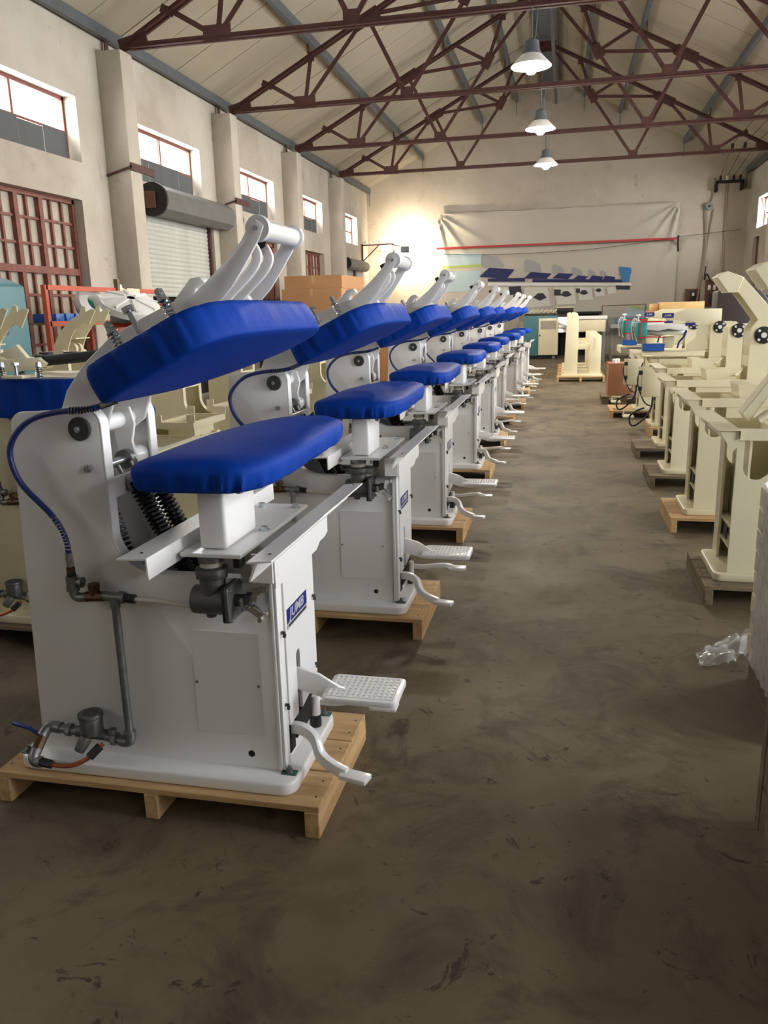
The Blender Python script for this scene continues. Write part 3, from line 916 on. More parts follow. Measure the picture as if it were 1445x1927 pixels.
# floodlight on a wall bracket low at the left of the gable wall (washes the wall), insulators on its arm
fl = thing('wall_floodlight', (-7.35, 29.9, 4.05), 'lit wall floodlight on an iron arm in the far left corner', 'lamp')
MB().obox((0, 0, 0), (1.15, 0.1, 0.02), 0.045, 0.045).obox((0.02, 0, -0.55), (0.62, 0.05, 0.0), 0.035, 0.035).obox((0.0, 0, -0.6), (0, 0, 0.05), 0.05, 0.05).build('arm', M_RUST, fl, smooth=False)
for i in range(4):
    MB().lathe([(0.0, 0.12), (0.035, 0.11), (0.05, 0.07), (0.03, 0.04), (0.04, 0.0)], (0.12 + 0.23 * i, 0.02, 0.03), 10).build('insulator', M_LTWHITE, fl)
MB().tube(spline([(1.1, 0.1, 0.0), (1.15, 0.15, -0.35), (1.1, 0.12, -0.5), (1.2, 0.2, -0.1), (1.35, 0.35, -0.22)], 6), 0.015, 6).build('lamp_cable', M_BRONZE, fl)
MB().obox((1.1, 0.1, 0.0), (1.5, 0.2, -0.1), 0.04, 0.04).build('lamp_stem', M_RUST, fl, smooth=False)
MB().box(1.42, 1.72, 0.02, 0.14, -0.3, -0.08).build('lamp_housing', M_PURLIN, fl, bevel=0.01)
MB().box(1.44, 1.70, 0.14, 0.16, -0.28, -0.10).build('lamp_glass', emit_mat('floodlight_glass', (1.0, 0.86, 0.62, 1), 2200.0), fl)

# ================================================================== PALLETS
def make_pallet(name, loc, label, m, cx, lx, ly, h=0.115, boards=3, along='x', group=None, rz=0.0, blocks=False):
    """deck boards along x on three bearers along y; origin on the floor at its centre"""
    t = thing(name, loc, label, 'pallet', group, rz)
    td = 0.022
    w = ly / boards
    me = MB().box(-lx / 2, lx / 2, -w / 2 + 0.003, w / 2 - 0.003, 0, td).mesh('deck_board', m, bevel=0.002, segs=1, smooth=False)
    for i in range(boards):
        link('deck_board', me, t, (0, -ly / 2 + w * (i + 0.5), h - td))
    bw = 0.05
    if blocks:
        b2 = MB().box(-0.06, 0.06, -0.07, 0.07, 0, h - td).mesh('pallet_block', m, bevel=0.003, segs=1, smooth=False)
        for x in (-lx / 2 + 0.07, 0, lx / 2 - 0.07):
            for y in (-ly / 2 + 0.08, 0, ly / 2 - 0.08):
                link('pallet_block', b2, t, (x, y, 0))
    else:
        # bearer grain runs along its length: build along x then turn
        b2 = MB().box(-ly / 2, ly / 2, -bw / 2, bw / 2, 0, h - td).mesh('bearer', m, bevel=0.003, segs=1, smooth=False)
        for x in (-lx / 2 + bw / 2, 0, lx / 2 - bw / 2):
            link('bearer', b2, t, (x, 0, 0), (0, 0, PI / 2))
    nm = MB().cyl((0, 0, 0), (0, 0, 0.002), 0.004, n=8).mesh('nail_head', M_DARK)
    for x in (-lx / 2 + 0.025, lx / 2 - 0.025):
        for i in range(boards):
            for q in (0.28, 0.72):
                link('nail_head', nm, t, (x + random.uniform(-0.006, 0.006), -ly / 2 + w * (i + q), h - 0.0015))
    return t

# ================================================================== PRESS
def pad_mesh(name, L0, L1, W, zb, zt, crown, seed, m, kind):
    """cloth-covered board. x across (-W/2 back .. W/2 front), y from L0 (square end) to L1 (tapered tip)"""
    rnd = random.Random(seed)
    out = []
    hw = W / 2
    r = 0.09
    Lm = L0 + (L1 - L0) * 0.56
    # outline counter-clockwise from the near front corner
    def seg(a, b, n):
        return [(a[0] + (b[0] - a[0]) * i / n, a[1] + (b[1] - a[1]) * i / n) for i in range(n)]
    ctrl = [(hw - 0.02, L0 + 0.11), (hw, L0 + 0.30), (hw, Lm + 0.05), (hw * 0.96, L1 - 0.16), (hw * 0.72, L1 - 0.035), (hw * 0.34, L1), (-hw * 0.08, L1 - 0.045),
            (-hw * 0.55, L1 - 0.21), (-hw * 0.88, Lm + 0.06), (-hw, Lm - 0.13), (-hw, L0 + 0.20), (-hw + 0.008, L0 + 0.06), (-hw + 0.05, L0 + 0.012), (-hw * 0.4, L0), (hw * 0.25, L0 + 0.002), (hw - 0.075, L0 + 0.02)]
    P = [Vector((c[0], c[1], 0)) for c in ctrl]
    n = len(P)
    K = 10
    for i in range(n):
        p0, p1, p2, p3 = P[i - 1], P[i], P[(i + 1) % n], P[(i + 2) % n]
        for k in range(K):
            t = k / K
            q = 0.5 * ((2 * p1) + (-p0 + p2) * t + (2 * p0 - 5 * p1 + 4 * p2 - p3) * t * t + (-p0 + 3 * p1 - 3 * p2 + p3) * t ** 3)
            out.append((q.x, q.y))
    N = len(out)
    cx, cy = 0.0, (L0 + L1) / 2 - 0.03
    # wrinkle profile along the outline
    ph = [rnd.uniform(0, 6.28) for _ in range(6)]
    def wr(i):
        t = 2 * PI * i / N
        s = (math.sin(t * 23 + ph[0]) * 0.5 + math.sin(t * 41 + ph[1]) * 0.35 + math.sin(t * 67 + ph[2]) * 0.25)
        e = 0.35 + 0.65 * max(0, math.sin(t * 2 + ph[3])) 
        return s * e
    rings = []   # (scale, z, wrinkle amount, outset)
    H = zt - zb
    if kind == 'buck':
        rings = [(0.86, zb, 0.0, 0), (0.93, zb + 0.004, 0.012, 0), (0.965, zb + H * 0.18, 0.013, 0), (0.99, zb + H * 0.45, 0.009, 0), (1.0, zb + H * 0.66, 0.004, 0), (0.995, zb + H * 0.78, 0.001, 0), (0.972, zb + H * 0.9, 0, 0), (0.94, zb + H * 0.965, 0, 0)]
        inner = [(0.86, 1.0), (0.7, 1.0), (0.5, 1.0), (0.3, 1.0), (0.12, 1.0)]
    else:
        rings = [(0.88, zb, 0.0, 0), (0.955, zb + 0.003, 0.007, 0), (0.985, zb + H * 0.2, 0.010, 0), (1.0, zb + H * 0.5, 0.008, 0), (1.0, zb + H * 0.84, 0.004, 0), (0.985, zb + H * 0.965, 0.001, 0), (0.96, zb + H * 1.0, 0, 0)]
        inner = [(0.84, 1.0), (0.65, 1.0), (0.4, 1.0), (0.15, 1.0)]
    vs = []
    for s, z, wa, _ in rings:
        for i, (x, y) in enumerate(out):
            w = wr(i) * wa
            d = Vector((x - cx, (y - cy) * 0.35)).normalized()
            # absolute inset keeps an even rim on the long board
            ins = (1 - s) * W * 0.5
            vs.append((x - d.x * ins + d.x * w, y - (0.0 if abs(d.y) < 1e-6 else d.y * ins * 1.0) + d.y * w, z + abs(w) * 0.2))
    for s, _ in inner:
        for i, (x, y) in enumerate(out):
            X = cx + (x - cx) * s
            Y = cy + (y - cy) * (s if s < 0.8 else 1 - (1 - s) * 0.5)
            c = crown * (1 - (abs(X) / hw) ** 2) * (1 - 0.5 * abs((Y - cy) / (L1 - L0) * 2) ** 3)
            vs.append((X, Y, zt + c + 0.0015 * mnoise.noise(Vector((X * 9, Y * 6, seed)))))
    R = len(rings) + len(inner)
    fs = [tuple(range(N - 1, -1, -1))]
    for j in range(R - 1):
        for i in range(N):
            fs.append((j * N + i, j * N + (i + 1) % N, (j + 1) * N + (i + 1) % N, (j + 1) * N + i))
    fs.append(tuple(range((R - 1) * N, R * N)))
    b = MB().add(vs, fs)
    return b.mesh(name, m, angle=70)

def hexbolt(b, p, d, r, h, n=6):
    p, d = Vector(p), Vector(d).normalized()
    b.cyl(p, p + d * h, r, n=n)
    return b

def text_mesh(txt, size, m, name, ext=0.0006, bold=0.0):
    cu = bpy.data.curves.new(name, 'FONT')
    cu.body = txt
    cu.size = size
    cu.extrude = ext
    cu.offset = bold
    cu.align_x = 'CENTER'
    cu.align_y = 'CENTER'
    ob = bpy.data.objects.new(name, cu)
    COL.objects.link(ob)
    dg = bpy.context.evaluated_depsgraph_get()
    me = bpy.data.meshes.new_from_object(ob.evaluated_get(dg))
    bpy.data.objects.remove(ob)
    bpy.data.curves.remove(cu)
    me.materials.clear()
    me.materials.append(m)
    return me

Z0 = 0.115      # pallet top
SIDE = [(-0.945, 0.162), (-0.902, 1.30)] + arc(-0.852, 1.318, 0.05, 175, 95, 5) + arc(-0.632, 1.325, 0.052, 85, 5, 5) + [(-0.580, 1.1)] + arc(-0.43, 0.985, 0.152, 180, 270, 10)[1:] + [(-0.04, 0.832), (-0.05, 0.162)]
INNER = arc(-0.632, 1.325, 0.052, 85, 5, 5) + [(-0.580, 1.1)] + arc(-0.43, 0.985, 0.152, 180, 270, 10)[1:] + [(-0.04, 0.832)]
TILT = math.radians(26)

def make_press(name, loc, label, group, body, finished=True, head_open=True, arms=True, pads=True):
    t = thing(name, loc, label, 'press machine', group)
    # cast base plate
    b = MB().prism(rrect(-1.0, 0.03, -0.255, 0.255, 0.05, 5), Z0, Z0 + 0.048, 'z')
    b.build('base_plate', body, t, bevel=0.010, segs=3)
    # shell: two side plates, back sheet, inner flanges
    for s, nm in ((-1, 'side_plate'), (1, 'side_plate')):
        MB().prism(SIDE, s * 0.175, s * 0.163).build(nm, body, t, bevel=0.003, segs=2)
        fl = MB().ribbon(INNER, s * 0.175, s * 0.128, 0.010)
        fl.build('side_flange', body, t, bevel=0.002, segs=1)
    MB().prism([(-0.945, 0.162), (-0.902, 1.33), (-0.89, 1.33), (-0.933, 0.162)], -0.163, 0.163).build('back_sheet', body, t)
    MB().prism([(-0.59, 1.080), (-0.575, 1.080), (-0.575, 1.148), (-0.59, 1.148)], -0.163, 0.163).build('cross_bar', body, t, bevel=0.002, segs=1)
    # inner divider panel, seen grey behind the springs
    MB().box(-0.56, -0.05, 0.10, 0.108, 0.17, 0.82).build('inner_sheet', body, t)
    # front cover: narrow fold strip and the main panel with a slot
    MB().box(-0.045, -0.030, -0.188, 0.185, 0.168, 0.835).build('front_frame', body, t, bevel=0.003, segs=2)
    pan = [(-0.125, 0.305), (-0.035, 0.305), (-0.035, 0.5)] + [(y, z) for y, z in arc(-0.015, 0.515, 0.020, 180, 0, 8)] + [(0.005, 0.305), (0.188, 0.335), (0.188, 0.852), (-0.125, 0.852)]
    MB().prism(pan, -0.030, -0.016, 'x').build('front_panel', body, t, bevel=0.002, segs=1)
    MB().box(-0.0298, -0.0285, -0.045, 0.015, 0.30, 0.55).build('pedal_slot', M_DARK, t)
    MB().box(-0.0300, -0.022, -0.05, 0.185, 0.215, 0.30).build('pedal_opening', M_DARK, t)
    MB().box(-0.03, -0.0185, -0.185, -0.135, 0.17, 0.835).build('fold_strip', body, t, bevel=0.003, segs=2)
    if finished:
        sm = MB()
        for (y, z) in ((-0.162, 0.655), (-0.162, 0.40), (0.165, 0.665), (0.165, 0.40)):
            sc = MB().cyl((-0.0165, y, z), (-0.004, y, z), 0.0055, n=10).obox((-0.008, y, z - 0.016), (-0.006, y, z - 0.004), 0.006, 0.010, (1, 0, 0))
            sc.build('cover_screw', M_DISC, t)
        # nameplate
        np_ = MB().box(-0.016, -0.0150, -0.108, 0.100, 0.642, 0.712).build('nameplate', M_PRINTB, t)
        np_['label'] = 'blue nameplate with white lettering'
        MB().box(-0.0150, -0.0146, -0.108, 0.100, 0.642, 0.662).build('nameplate_strip', M_SILVER, np_)
        o = link('lettering', JUMB_ME, np_, (-0.0146, -0.006, 0.6875), (PI / 2, 0, PI / 2))
        o = link('small_print', SMALL_ME, np_, (-0.0144, -0.004, 0.652), (0, 0, 0))
        # access panel on the near side with two screws
        MB().prism(rrect(-0.328, -0.09, 0.285, 0.652, 0.008, 3), -0.1785, -0.1755).build('access_panel', body, t, bevel=0.001, segs=1)
        for x in (-0.318, -0.10):
            MB().cyl((x, -0.1785, 0.468), (x, -0.183, 0.468), 0.005, n=10).build('panel_screw', M_ZINC, t)
    MB().cyl((-0.143, -0.1752, 0.215), (-0.143, -0.1765, 0.215), 0.012, n=14).build('drain_hole', M_DARK, t)
    MB().cyl((-0.705, -0.1752, 0.93), (-0.705, -0.1762, 0.93), 0.006, n=10).build('side_hole', M_LTWHITE, t)
    # pivots
    d = MB().cyl((-0.647, -0.176, 1.315), (-0.647, -0.190, 1.315), 0.038, n=28).build('pivot_disc', M_DISC, t, bevel=0.002, segs=1)
    hexbolt(MB(), (-0.647, -0.190, 1.315), (0, -1, 0), 0.011, 0.010).cyl((-0.647, -0.19, 1.315), (-0.647, -0.205, 1.315), 0.006, n=10).build('pivot_bolt', M_ZINC, d)
    hexbolt(MB(), (-0.633, -0.176, 1.187), (0, -1, 0), 0.013, 0.014).cyl((-0.633, -0.176, 1.187), (-0.633, -0.196, 1.187), 0.008, n=10).build('shaft_bolt', M_ZINC, t)
    MB().cyl((-0.647, -0.163, 1.315), (-0.647, 0.163, 1.315), 0.030, n=18).build('pivot_shaft', body, t)
    MB().cyl((-0.625, -0.163, 1.180), (-0.625, 0.04, 1.180), 0.016, n=14).build('lower_shaft', M_ZINC, t)
    MB().cyl((-0.625, 0.02, 1.180), (-0.625, 0.055, 1.180), 0.034, n=18).build('shaft_collar', M_GALV, t)
    MB().cyl((-0.625, 0.055, 1.180), (-0.625, 0.14, 1.180), 0.036, n=18).build('shaft_boss', body, t, bevel=0.004, segs=2)
    lev = [(-0.66, 1.36), (-0.60, 1.36), (-0.585, 1.30), (-0.60, 1.24), (-0.588, 1.18), (-0.625, 1.145), (-0.655, 1.18), (-0.665, 1.26)]
    for y in (-0.128, 0.045):
        MB().prism(lev, y, y + 0.012).build('link_lever', body, t, bevel=0.003, segs=1)
    # return springs inside the shell
    for (x0, z0, x1, z1, y) in ((-0.66, 1.16, -0.49, 0.60, -0.11), (-0.57, 1.12, -0.33, 0.66, -0.02), (-0.55, 1.12, -0.31, 0.64, 0.07)):
        MB().tube(helix((x0, y, z0), (x1, y, z1), 0.026, 34, 10), 0.0062, 5).build('return_spring', M_SPRINGB, t)
    # tension rods hung from the lower shaft
    for y in (-0.06, 0.02):
        MB().cyl((-0.60, y, 1.175), (-0.56, y, 1.09), 0.007, n=8).build('tension_rod', M_GALV, t)
    if arms:
        arm = [(-0.742, 1.37), (-0.715, 1.43), (-0.646, 1.512), (-0.543, 1.595), (-0.428, 1.650), (-0.300, 1.705), (-0.20, 1.725), (-0.175, 1.70), (-0.20, 1.66), (-0.34, 1.585), (-0.46, 1.50), (-0.55, 1.40), (-0.585, 1.31), (-0.64, 1.27), (-0.70, 1.29)]
        for y in (-0.128, 0.114):
            MB().prism(arm, y, y + 0.014).build('head_arm', body, t, bevel=0.003, segs=1)
        MB().prism([(-0.68, 1.455), (-0.543, 1.585), (-0.428, 1.640), (-0.300, 1.695), (-0.300, 1.680), (-0.428, 1.625), (-0.536, 1.567), (-0.668, 1.44)], -0.114, 0.114).build('arm_web', body, t)
    if head_open:
        # hand lever: two plates and a round grip
        hp = [(-0.265, 1.685), (-0.224, 1.722), (-0.133, 1.797), (-0.071, 1.860), (-0.043, 1.903), (-0.022, 1.916), (0.002, 1.900), (-0.014, 1.864), (-0.068, 1.785), (-0.105, 1.735), (-0.140, 1.700), (-0.185, 1.665)]
        for y in (-0.165, 0.155):
            MB().prism(hp, y, y + 0.012).build('lever_plate', body, t, bevel=0.004, segs=2)
        g = MB().lathe([(0.0, 0.0), (0.036, 0.0), (0.038, 0.004), (0.038, 0.016), (0.029, 0.02), (0.029, 0.300), (0.038, 0.304), (0.038, 0.318), (0.0, 0.32)], n=24)
        g.v = [(-0.020 + p[0], -0.160 + p[2], 1.893 + p[1]) for p in g.v]
        g.build('grip_bar', body, t, angle=30)
        MB().cyl((-0.020, -0.168, 1.893), (-0.020, -0.176, 1.893), 0.007, n=10).build('grip_screw', M_ZINC, t)
        for y in (-0.045, 0.055):
            pts = spline([(-0.20, y, 1.685), (-0.150, y, 1.73), (-0.090, y, 1.785), (-0.068, y, 1.825), (-0.085, y, 1.862)], 6)
            n2 = len(pts)
            q = MB().ribbon([(p[0], p[2]) for p in pts], y - 0.009, y + 0.009, 0.030).build('latch_hook', body, t, bevel=0.004, segs=2)
            MB().cyl((-0.083, y, 1.855), (-0.097, y, 1.882), 0.015, n=12).build('latch_cap', M_BLACK, q)
        MB().prism([(-0.33, 1.70), (-0.27, 1.765), (-0.235, 1.77), (-0.22, 1.75), (-0.25, 1.735), (-0.27, 1.69)], -0.10, -0.055).build('lever_lug', body, t, bevel=0.006, segs=2)
        MB().prism([(-0.22, 1.67), (-0.18, 1.72), (-0.15, 1.715), (-0.13, 1.68)], 0.06, 0.09).build('lever_lug', body, t, bevel=0.006, segs=2)
    if pads:
        # pressing head: steel plate, cloth cover, spring bolts
        if head_open:
            hd = link('pressing_head', HEAD_ME, t, (-0.282, 0.0, 1.555), (0, -TILT, 0))
            bolts = [(-0.16, -0.20, 0.02, 'b'), (-0.06, -0.235, 0.03, 'h'), (0.045, -0.215, 0.055, 's'), (0.06, 0.20, 0.05, 's'), (-0.15, 0.25, 0.03, 's')]
        else:
            hd = link('pressing_head', HEAD_ME, t, (-0.28, 0.0, 1.325), (0, 0, 0))
            bolts = [(-0.16, -0.20, 0.02, 'b'), (-0.06, -0.235, 0.03, 'h'), (0.045, -0.215, 0.055, 's')]
        MB().prism(rrect(-0.175, 0.175, -0.31, 0.45, 0.06, 5), 0.050, 0.062, 'z').build('head_plate', body, hd, bevel=0.002, segs=1)
        for (x, y, k, q) in bolts:
            bb = MB()
            z = 0.062
            if q == 'h':
                bb.cyl((x, y, z), (x, y, z + 0.095), 0.009, n=12)
                hexbolt(bb, (x, y, z + 0.095), (0, 0, 1), 0.019, 0.016)
                bb.build('head_bolt', M_ZINC, hd)
                MB().box(x - 0.06, x + 0.05, y - 0.03, y + 0.03, z, z + 0.02).build('bolt_lug', body, hd, bevel=0.003)
            else:
                bb.cyl((x, y, z), (x, y, z + 0.115), 0.007, n=10)
                hexbolt(bb, (x, y, z + 0.098), (0, 0, 1), 0.014, 0.012)
                hexbolt(bb, (x, y, z + 0.082), (0, 0, 1), 0.015, 0.012)
                bb.cyl((x, y, z + 0.076), (x, y, z + 0.080), 0.018, n=14)
                sb = bb.build('spring_bolt', M_ZINC, hd)
                MB().tube(helix((x, y, z + 0.004), (x, y, z + 0.076), 0.014, 6, 10), 0.0035, 5).build('spring', M_CHROME, sb)
        # buck on its post
        bk = link('buck', BUCK_ME, t, (-0.195, 0.0, 1.155), (0, 0, math.radians(1.5)))
        MB().box(-0.15, 0.13, -0.26, 0.26, -0.012, 0.004).build('buck_plate', M_GALV, bk)
        for (x, y) in ((-0.10, -0.23), (0.09, -0.235), (0.09, 0.2)):
            hexbolt(MB(), (x, y, -0.012), (0, 0, -1), 0.012, 0.012).build('buck_bolt', M_GALV, bk)
    if finished:
        MB().box(-0.228, -0.138, -0.262, -0.015, 0.958, 1.145).build('buck_post', body, t, bevel=0.012, segs=3)
        tp = MB().box(-0.275, -0.078, -0.305, 0.355, 0.944, 0.957).build('table_plate', body, t, bevel=0.002, segs=1)
        for (x, y) in ((-0.11, -0.02), (-0.11, 0.30), (-0.24, 0.30)):
            hexbolt(MB().cyl((x, y, 0.957), (x, y, 0.960), 0.018, n=16), (x, y, 0.960), (0, 0, 1), 0.013, 0.011).build('plate_bolt', M_ZINC, tp)
        # angle rails front and back
        for nm, pr in (('front_rail', [(0.010, 0.992), (0.085, 1.000), (0.086, 0.995), (0.044, 0.990), (0.020, 0.935), (0.014, 0.937), (0.036, 0.988), (0.010, 0.986)]),
                       ('rear_rail', [(-0.385, 0.985), (-0.290, 0.990), (-0.288, 0.925), (-0.294, 0.925), (-0.296, 0.982), (-0.385, 0.979)])):
            rl = MB().prism(pr, -0.475, 0.560).build(nm, body, t, bevel=0.001, segs=1)
            for y in (-0.42, 0.51):
                x = pr[0][0] + 0.05
                zz = pr[0][1] + (0.0095 if nm == 'front_rail' else 0.0035)
                MB().cyl((x, y, zz), (x, y, zz + 0.0015), 0.005, n=10).build('rail_hole', M_DARK, rl)
        br = MB().prism([(-0.26, 0.94), (0.30, 0.94), (0.30, 0.87), (0.26, 0.86), (0.20, 0.86), (0.16, 0.84), (-0.26, 0.84)], 0.007, 0.012, 'x')
        br.build('rail_bracket', body, t, bevel=0.001, segs=1)
        MB().box(-0.06, 0.006, -0.27, -0.26, 0.86, 0.95).build('bracket_tab', body, t)
        MB().box(-0.060, -0.005, 0.05, 0.22, 0.86, 0.90).build('bracket_tab', M_GALV, t)
        MB().box(-0.15, -0.045, -0.155, 0.155, 0.83, 0.944).build('front_column', body, t, bevel=0.01, segs=2)
        # exhaust valve below the table plate
        vv = MB().cyl((-0.262, -0.255, 0.792), (-0.145, -0.255, 0.792), 0.046, n=24)
        vv.cyl((-0.198, -0.255, 0.80), (-0.198, -0.255, 0.905), 0.040, n=22)
        vv.cyl((-0.198, -0.255, 0.868), (-0.198, -0.255, 0.900), 0.052, n=8)
        vv.cyl((-0.21, -0.255, 0.752), (-0.21, -0.255, 0.735), 0.016, n=10)
        ve = vv.build('exhaust_valve', M_CAST, t, bevel=0.003, segs=1)
        MB().cyl((-0.198, -0.255, 0.900), (-0.198, -0.255, 0.922), 0.036, n=20).build('seal_ring', mat('thread_tape', srgb(206, 200, 186), 0.8), ve)
        MB().cyl((-0.198, -0.255, 0.920), (-0.198, -0.255, 0.944), 0.040, n=20).build('outlet_pipe', M_GALV, ve)
        MB().prism(rrect(-0.312, -0.198, 0.735, 0.850, 0.012, 3), -0.147, -0.140, 'x').build('valve_gasket', M_BLACK, ve)
        MB().prism(rrect(-0.312, -0.198, 0.735, 0.850, 0.012, 3), -0.140, -0.126, 'x').build('valve_flange', M_CAST, ve, bevel=0.002, segs=1)
        for (y, z) in ((-0.302, 0.745), (-0.208, 0.745), (-0.302, 0.840), (-0.208, 0.840)):
            MB().cyl((-0.126, y, z), (-0.118, y, z), 0.007, n=10).build('flange_screw', M_ZINC, ve)
        MB().cyl((-0.126, -0.255, 0.795), (-0.075, -0.255, 0.795), 0.020, n=12).cyl((-0.09, -0.255, 0.795), (-0.07, -0.255, 0.795), 0.027, n=6).build('valve_stem', M_DISC, ve)
        lk = MB().obox((-0.105, -0.27, 0.80), (-0.030, -0.285, 0.758), 0.008, 0.022).obox((-0.09, -0.240, 0.790), (-0.028, -0.258, 0.742), 0.008, 0.020)
        lk.cyl((-0.075, -0.295, 0.783), (-0.075, -0.225, 0.783), 0.006, n=8).cyl((-0.035, -0.295, 0.748), (-0.035, -0.235, 0.748), 0.008, n=8)
        lk.obox((-0.062, -0.262, 0.795), (-0.055, -0.262, 0.828), 0.006, 0.014).build('valve_linkage', M_CHROME, ve)
        MB().obox((-0.06, -0.258, 0.83), (-0.02, -0.258, 0.835), 0.012, 0.014).cyl((-0.045, -0.275, 0.83), (-0.045, -0.24, 0.83), 0.009, n=10).build('linkage_wheel', M_CHROME, ve)
        MB().box(-0.118, -0.095, -0.275, -0.235, 0.905, 0.938).build('plug', M_BLACK, ve, bevel=0.003)
        # steam line on the near side
        y = -0.225
        hose = spline([(-0.498, y + 0.03, 1.408), (-0.575, y, 1.383), (-0.686, y - 0.005, 1.374), (-0.783, y - 0.01, 1.349), (-0.850, y - 0.01, 1.292), (-0.872, y - 0.01, 1.229), (-0.843, y - 0.01, 1.142), (-0.751, y - 0.005, 1.039), (-0.716, y, 0.960), (-0.711, y, 0.866)], 8)
        hs = MB().tube(hose, 0.0095, 10).build('steam_hose', M_HOSE, t)
        k0, k1 = 0.13, 0.13
        MB().tube([p for p in hose[:6]], 0.0112, 10).build('hose_ferrule', M_CHROME, hs)
        MB().tube([p for p in hose[-5:]], 0.0125, 10).build('hose_ferrule', M_ZINC, hs)
        def coil(seg_pts, n):
            out = []
            L = len(seg_pts)
            for i in range(n * 8 + 1):
                f = i / (n * 8) * (L - 1)
                a = int(min(f, L - 2))
                p = seg_pts[a].lerp(seg_pts[a + 1], f - a)
                dd = (seg_pts[a + 1] - seg_pts[a]).normalized()
                s = dd.cross(Vector((0, 1, 0))).normalized()
                u = s.cross(dd)
                out.append(p + (s * math.cos(i * PI / 4) + u * math.sin(i * PI / 4)) * 0.0112)
            return out
        MB().tube(coil(hose[6:14], 10), 0.002, 4).build('hose_spring', M_CHROME, hs)
        MB().tube(coil(hose[-17:-5], 11), 0.002, 4).build('hose_spring', M_CHROME, hs)
        f = MB().cyl((-0.711, y, 0.868), (-0.711, y, 0.846), 0.015, n=6).build('brass_nut', M_BRONZE, t)
        MB().cyl((-0.711, y, 0.846), (-0.711, y, 0.832), 0.016, n=6).build('black_nut', M_BLACK, f)
        pf = MB().cyl((-0.711, y, 0.834), (-0.711, y, 0.785), 0.020, n=14).cyl((-0.711, y, 0.815), (-0.675, y, 0.815), 0.013, n=12).cyl((-0.682, y, 0.815), (-0.672, y, 0.815), 0.018, n=12)
        pf.tube(spline([(-0.711, y, 0.790), (-0.708, y, 0.772), (-0.694, y, 0.762), (-0.670, y, 0.764)], 5), 0.016, 12).cyl((-0.711, y, 0.800), (-0.711, y, 0.785), 0.022, n=12).cyl((-0.672, y, 0.764), (-0.662, y, 0.764), 0.017, n=12)
        pf.build('pipe_elbow', M_GALV, t)
        MB().cyl((-0.664, y, 0.766), (-0.600, y, 0.770), 0.018, n=8).cyl((-0.634, y, 0.770), (-0.634, y, 0.806), 0.017, n=10).cyl((-0.634, y, 0.795), (-0.634, y, 0.812), 0.021, n=6).build('stop_valve', M_BRONZE, t)
        MB().cyl((-0.604, y, 0.772), (-0.522, y, 0.769), 0.016, n=12).cyl((-0.545, y, 0.772), (-0.525, y, 0.769), 0.020, n=12).cyl((-0.563, y, 0.772), (-0.563, y, 0.735), 0.017, n=12).build('pipe_tee', M_GALV, t)
        MB().cyl((-0.522, y, 0.769), (-0.488, y, 0.766), 0.015, n=6).build('hose_nut', M_BLACK, t)
        MB().tube(spline([(-0.49, y, 0.766), (-0.42, y, 0.765), (-0.34, y, 0.758), (-0.262, y, 0.752)], 5), 0.008, 8).build('white_hose', M_WHOSE, t)
        MB().cyl((-0.563, y, 0.742), (-0.562, y, 0.262), 0.0135, n=14).build('down_pipe', M_GALV, t)
        MB().tube(spline([(-0.562, y, 0.272), (-0.564, y, 0.252), (-0.578, y, 0.244), (-0.60, y, 0.246)], 5), 0.019, 12).cyl((-0.562, y, 0.285), (-0.562, y, 0.268), 0.021, n=12).build('pipe_elbow', M_GALV, t)
        MB().cyl((-0.595, y, 0.248), (-0.655, y, 0.258), 0.017, n=12).cyl((-0.612, y, 0.25), (-0.628, y, 0.253), 0.024, n=8).cyl((-0.625, y, 0.25), (-0.63, y, 0.285), 0.016, n=10).build('pipe_union', M_GALV, t)
        st = MB().cyl((-0.705, y, 0.265), (-0.705, y, 0.335), 0.040, n=8).cyl((-0.65, y, 0.262), (-0.765, y, 0.266), 0.020, n=10).cyl((-0.715, y - 0.02, 0.262), (-0.735, y - 0.045, 0.215), 0.022, 0.018, n=10).cyl((-0.705, y, 0.325), (-0.705, y, 0.342), 0.043, n=16)
        stp = st.build('steam_trap', M_CAST, t, bevel=0.004, segs=2)
        MB().cyl((-0.705, y, 0.3425), (-0.705, y, 0.3445), 0.026, n=18).build('trap_badge', M_DISC, stp)
        MB().cyl((-0.76, y, 0.266), (-0.835, y, 0.272), 0.016, n=12).cyl((-0.785, y, 0.268), (-0.80, y, 0.27), 0.023, n=8).build('pipe_union', M_GALV, t)
        MB().tube(spline([(-0.825, y, 0.272), (-0.862, y, 0.274), (-0.876, y - 0.012, 0.268), (-0.882, y - 0.03, 0.252)], 5), 0.020, 12).build('pipe_elbow', M_GALV, t)
        MB().cyl((-0.880, y - 0.025, 0.256), (-0.888, y - 0.062, 0.214), 0.018, n=8).build('ball_valve', M_BRONZE, t)
        MB().tube(spline([(-0.887, y - 0.058, 0.220), (-0.890, y - 0.075, 0.198), (-0.880, y - 0.080, 0.185), (-0.862, y - 0.08, 0.184)], 5), 0.020, 12).build('pipe_elbow', M_GALV, t)
        MB().obox((-0.892, y - 0.035, 0.262), (-0.930, y - 0.03, 0.278), 0.012, 0.008).obox((-0.925, y - 0.03, 0.278), (-1.000, y - 0.02, 0.286), 0.016, 0.009).build('valve_handle', M_BLUELV, t, bevel=0.002)
        cp = [(-0.852, y - 0.08, 0.184), (-0.80, y - 0.085, 0.180), (-0.74, y - 0.08, 0.184), (-0.69, y - 0.055, 0.205), (-0.655, y - 0.02, 0.240)]
        MB().tube(spline(cp, 6), 0.008, 10).build('copper_pipe', M_COPPER, t)
        MB().cyl((-0.862, y - 0.08, 0.184), (-0.818, y - 0.084, 0.181), 0.015, n=6).build('pipe_nut', M_BLACK, t)
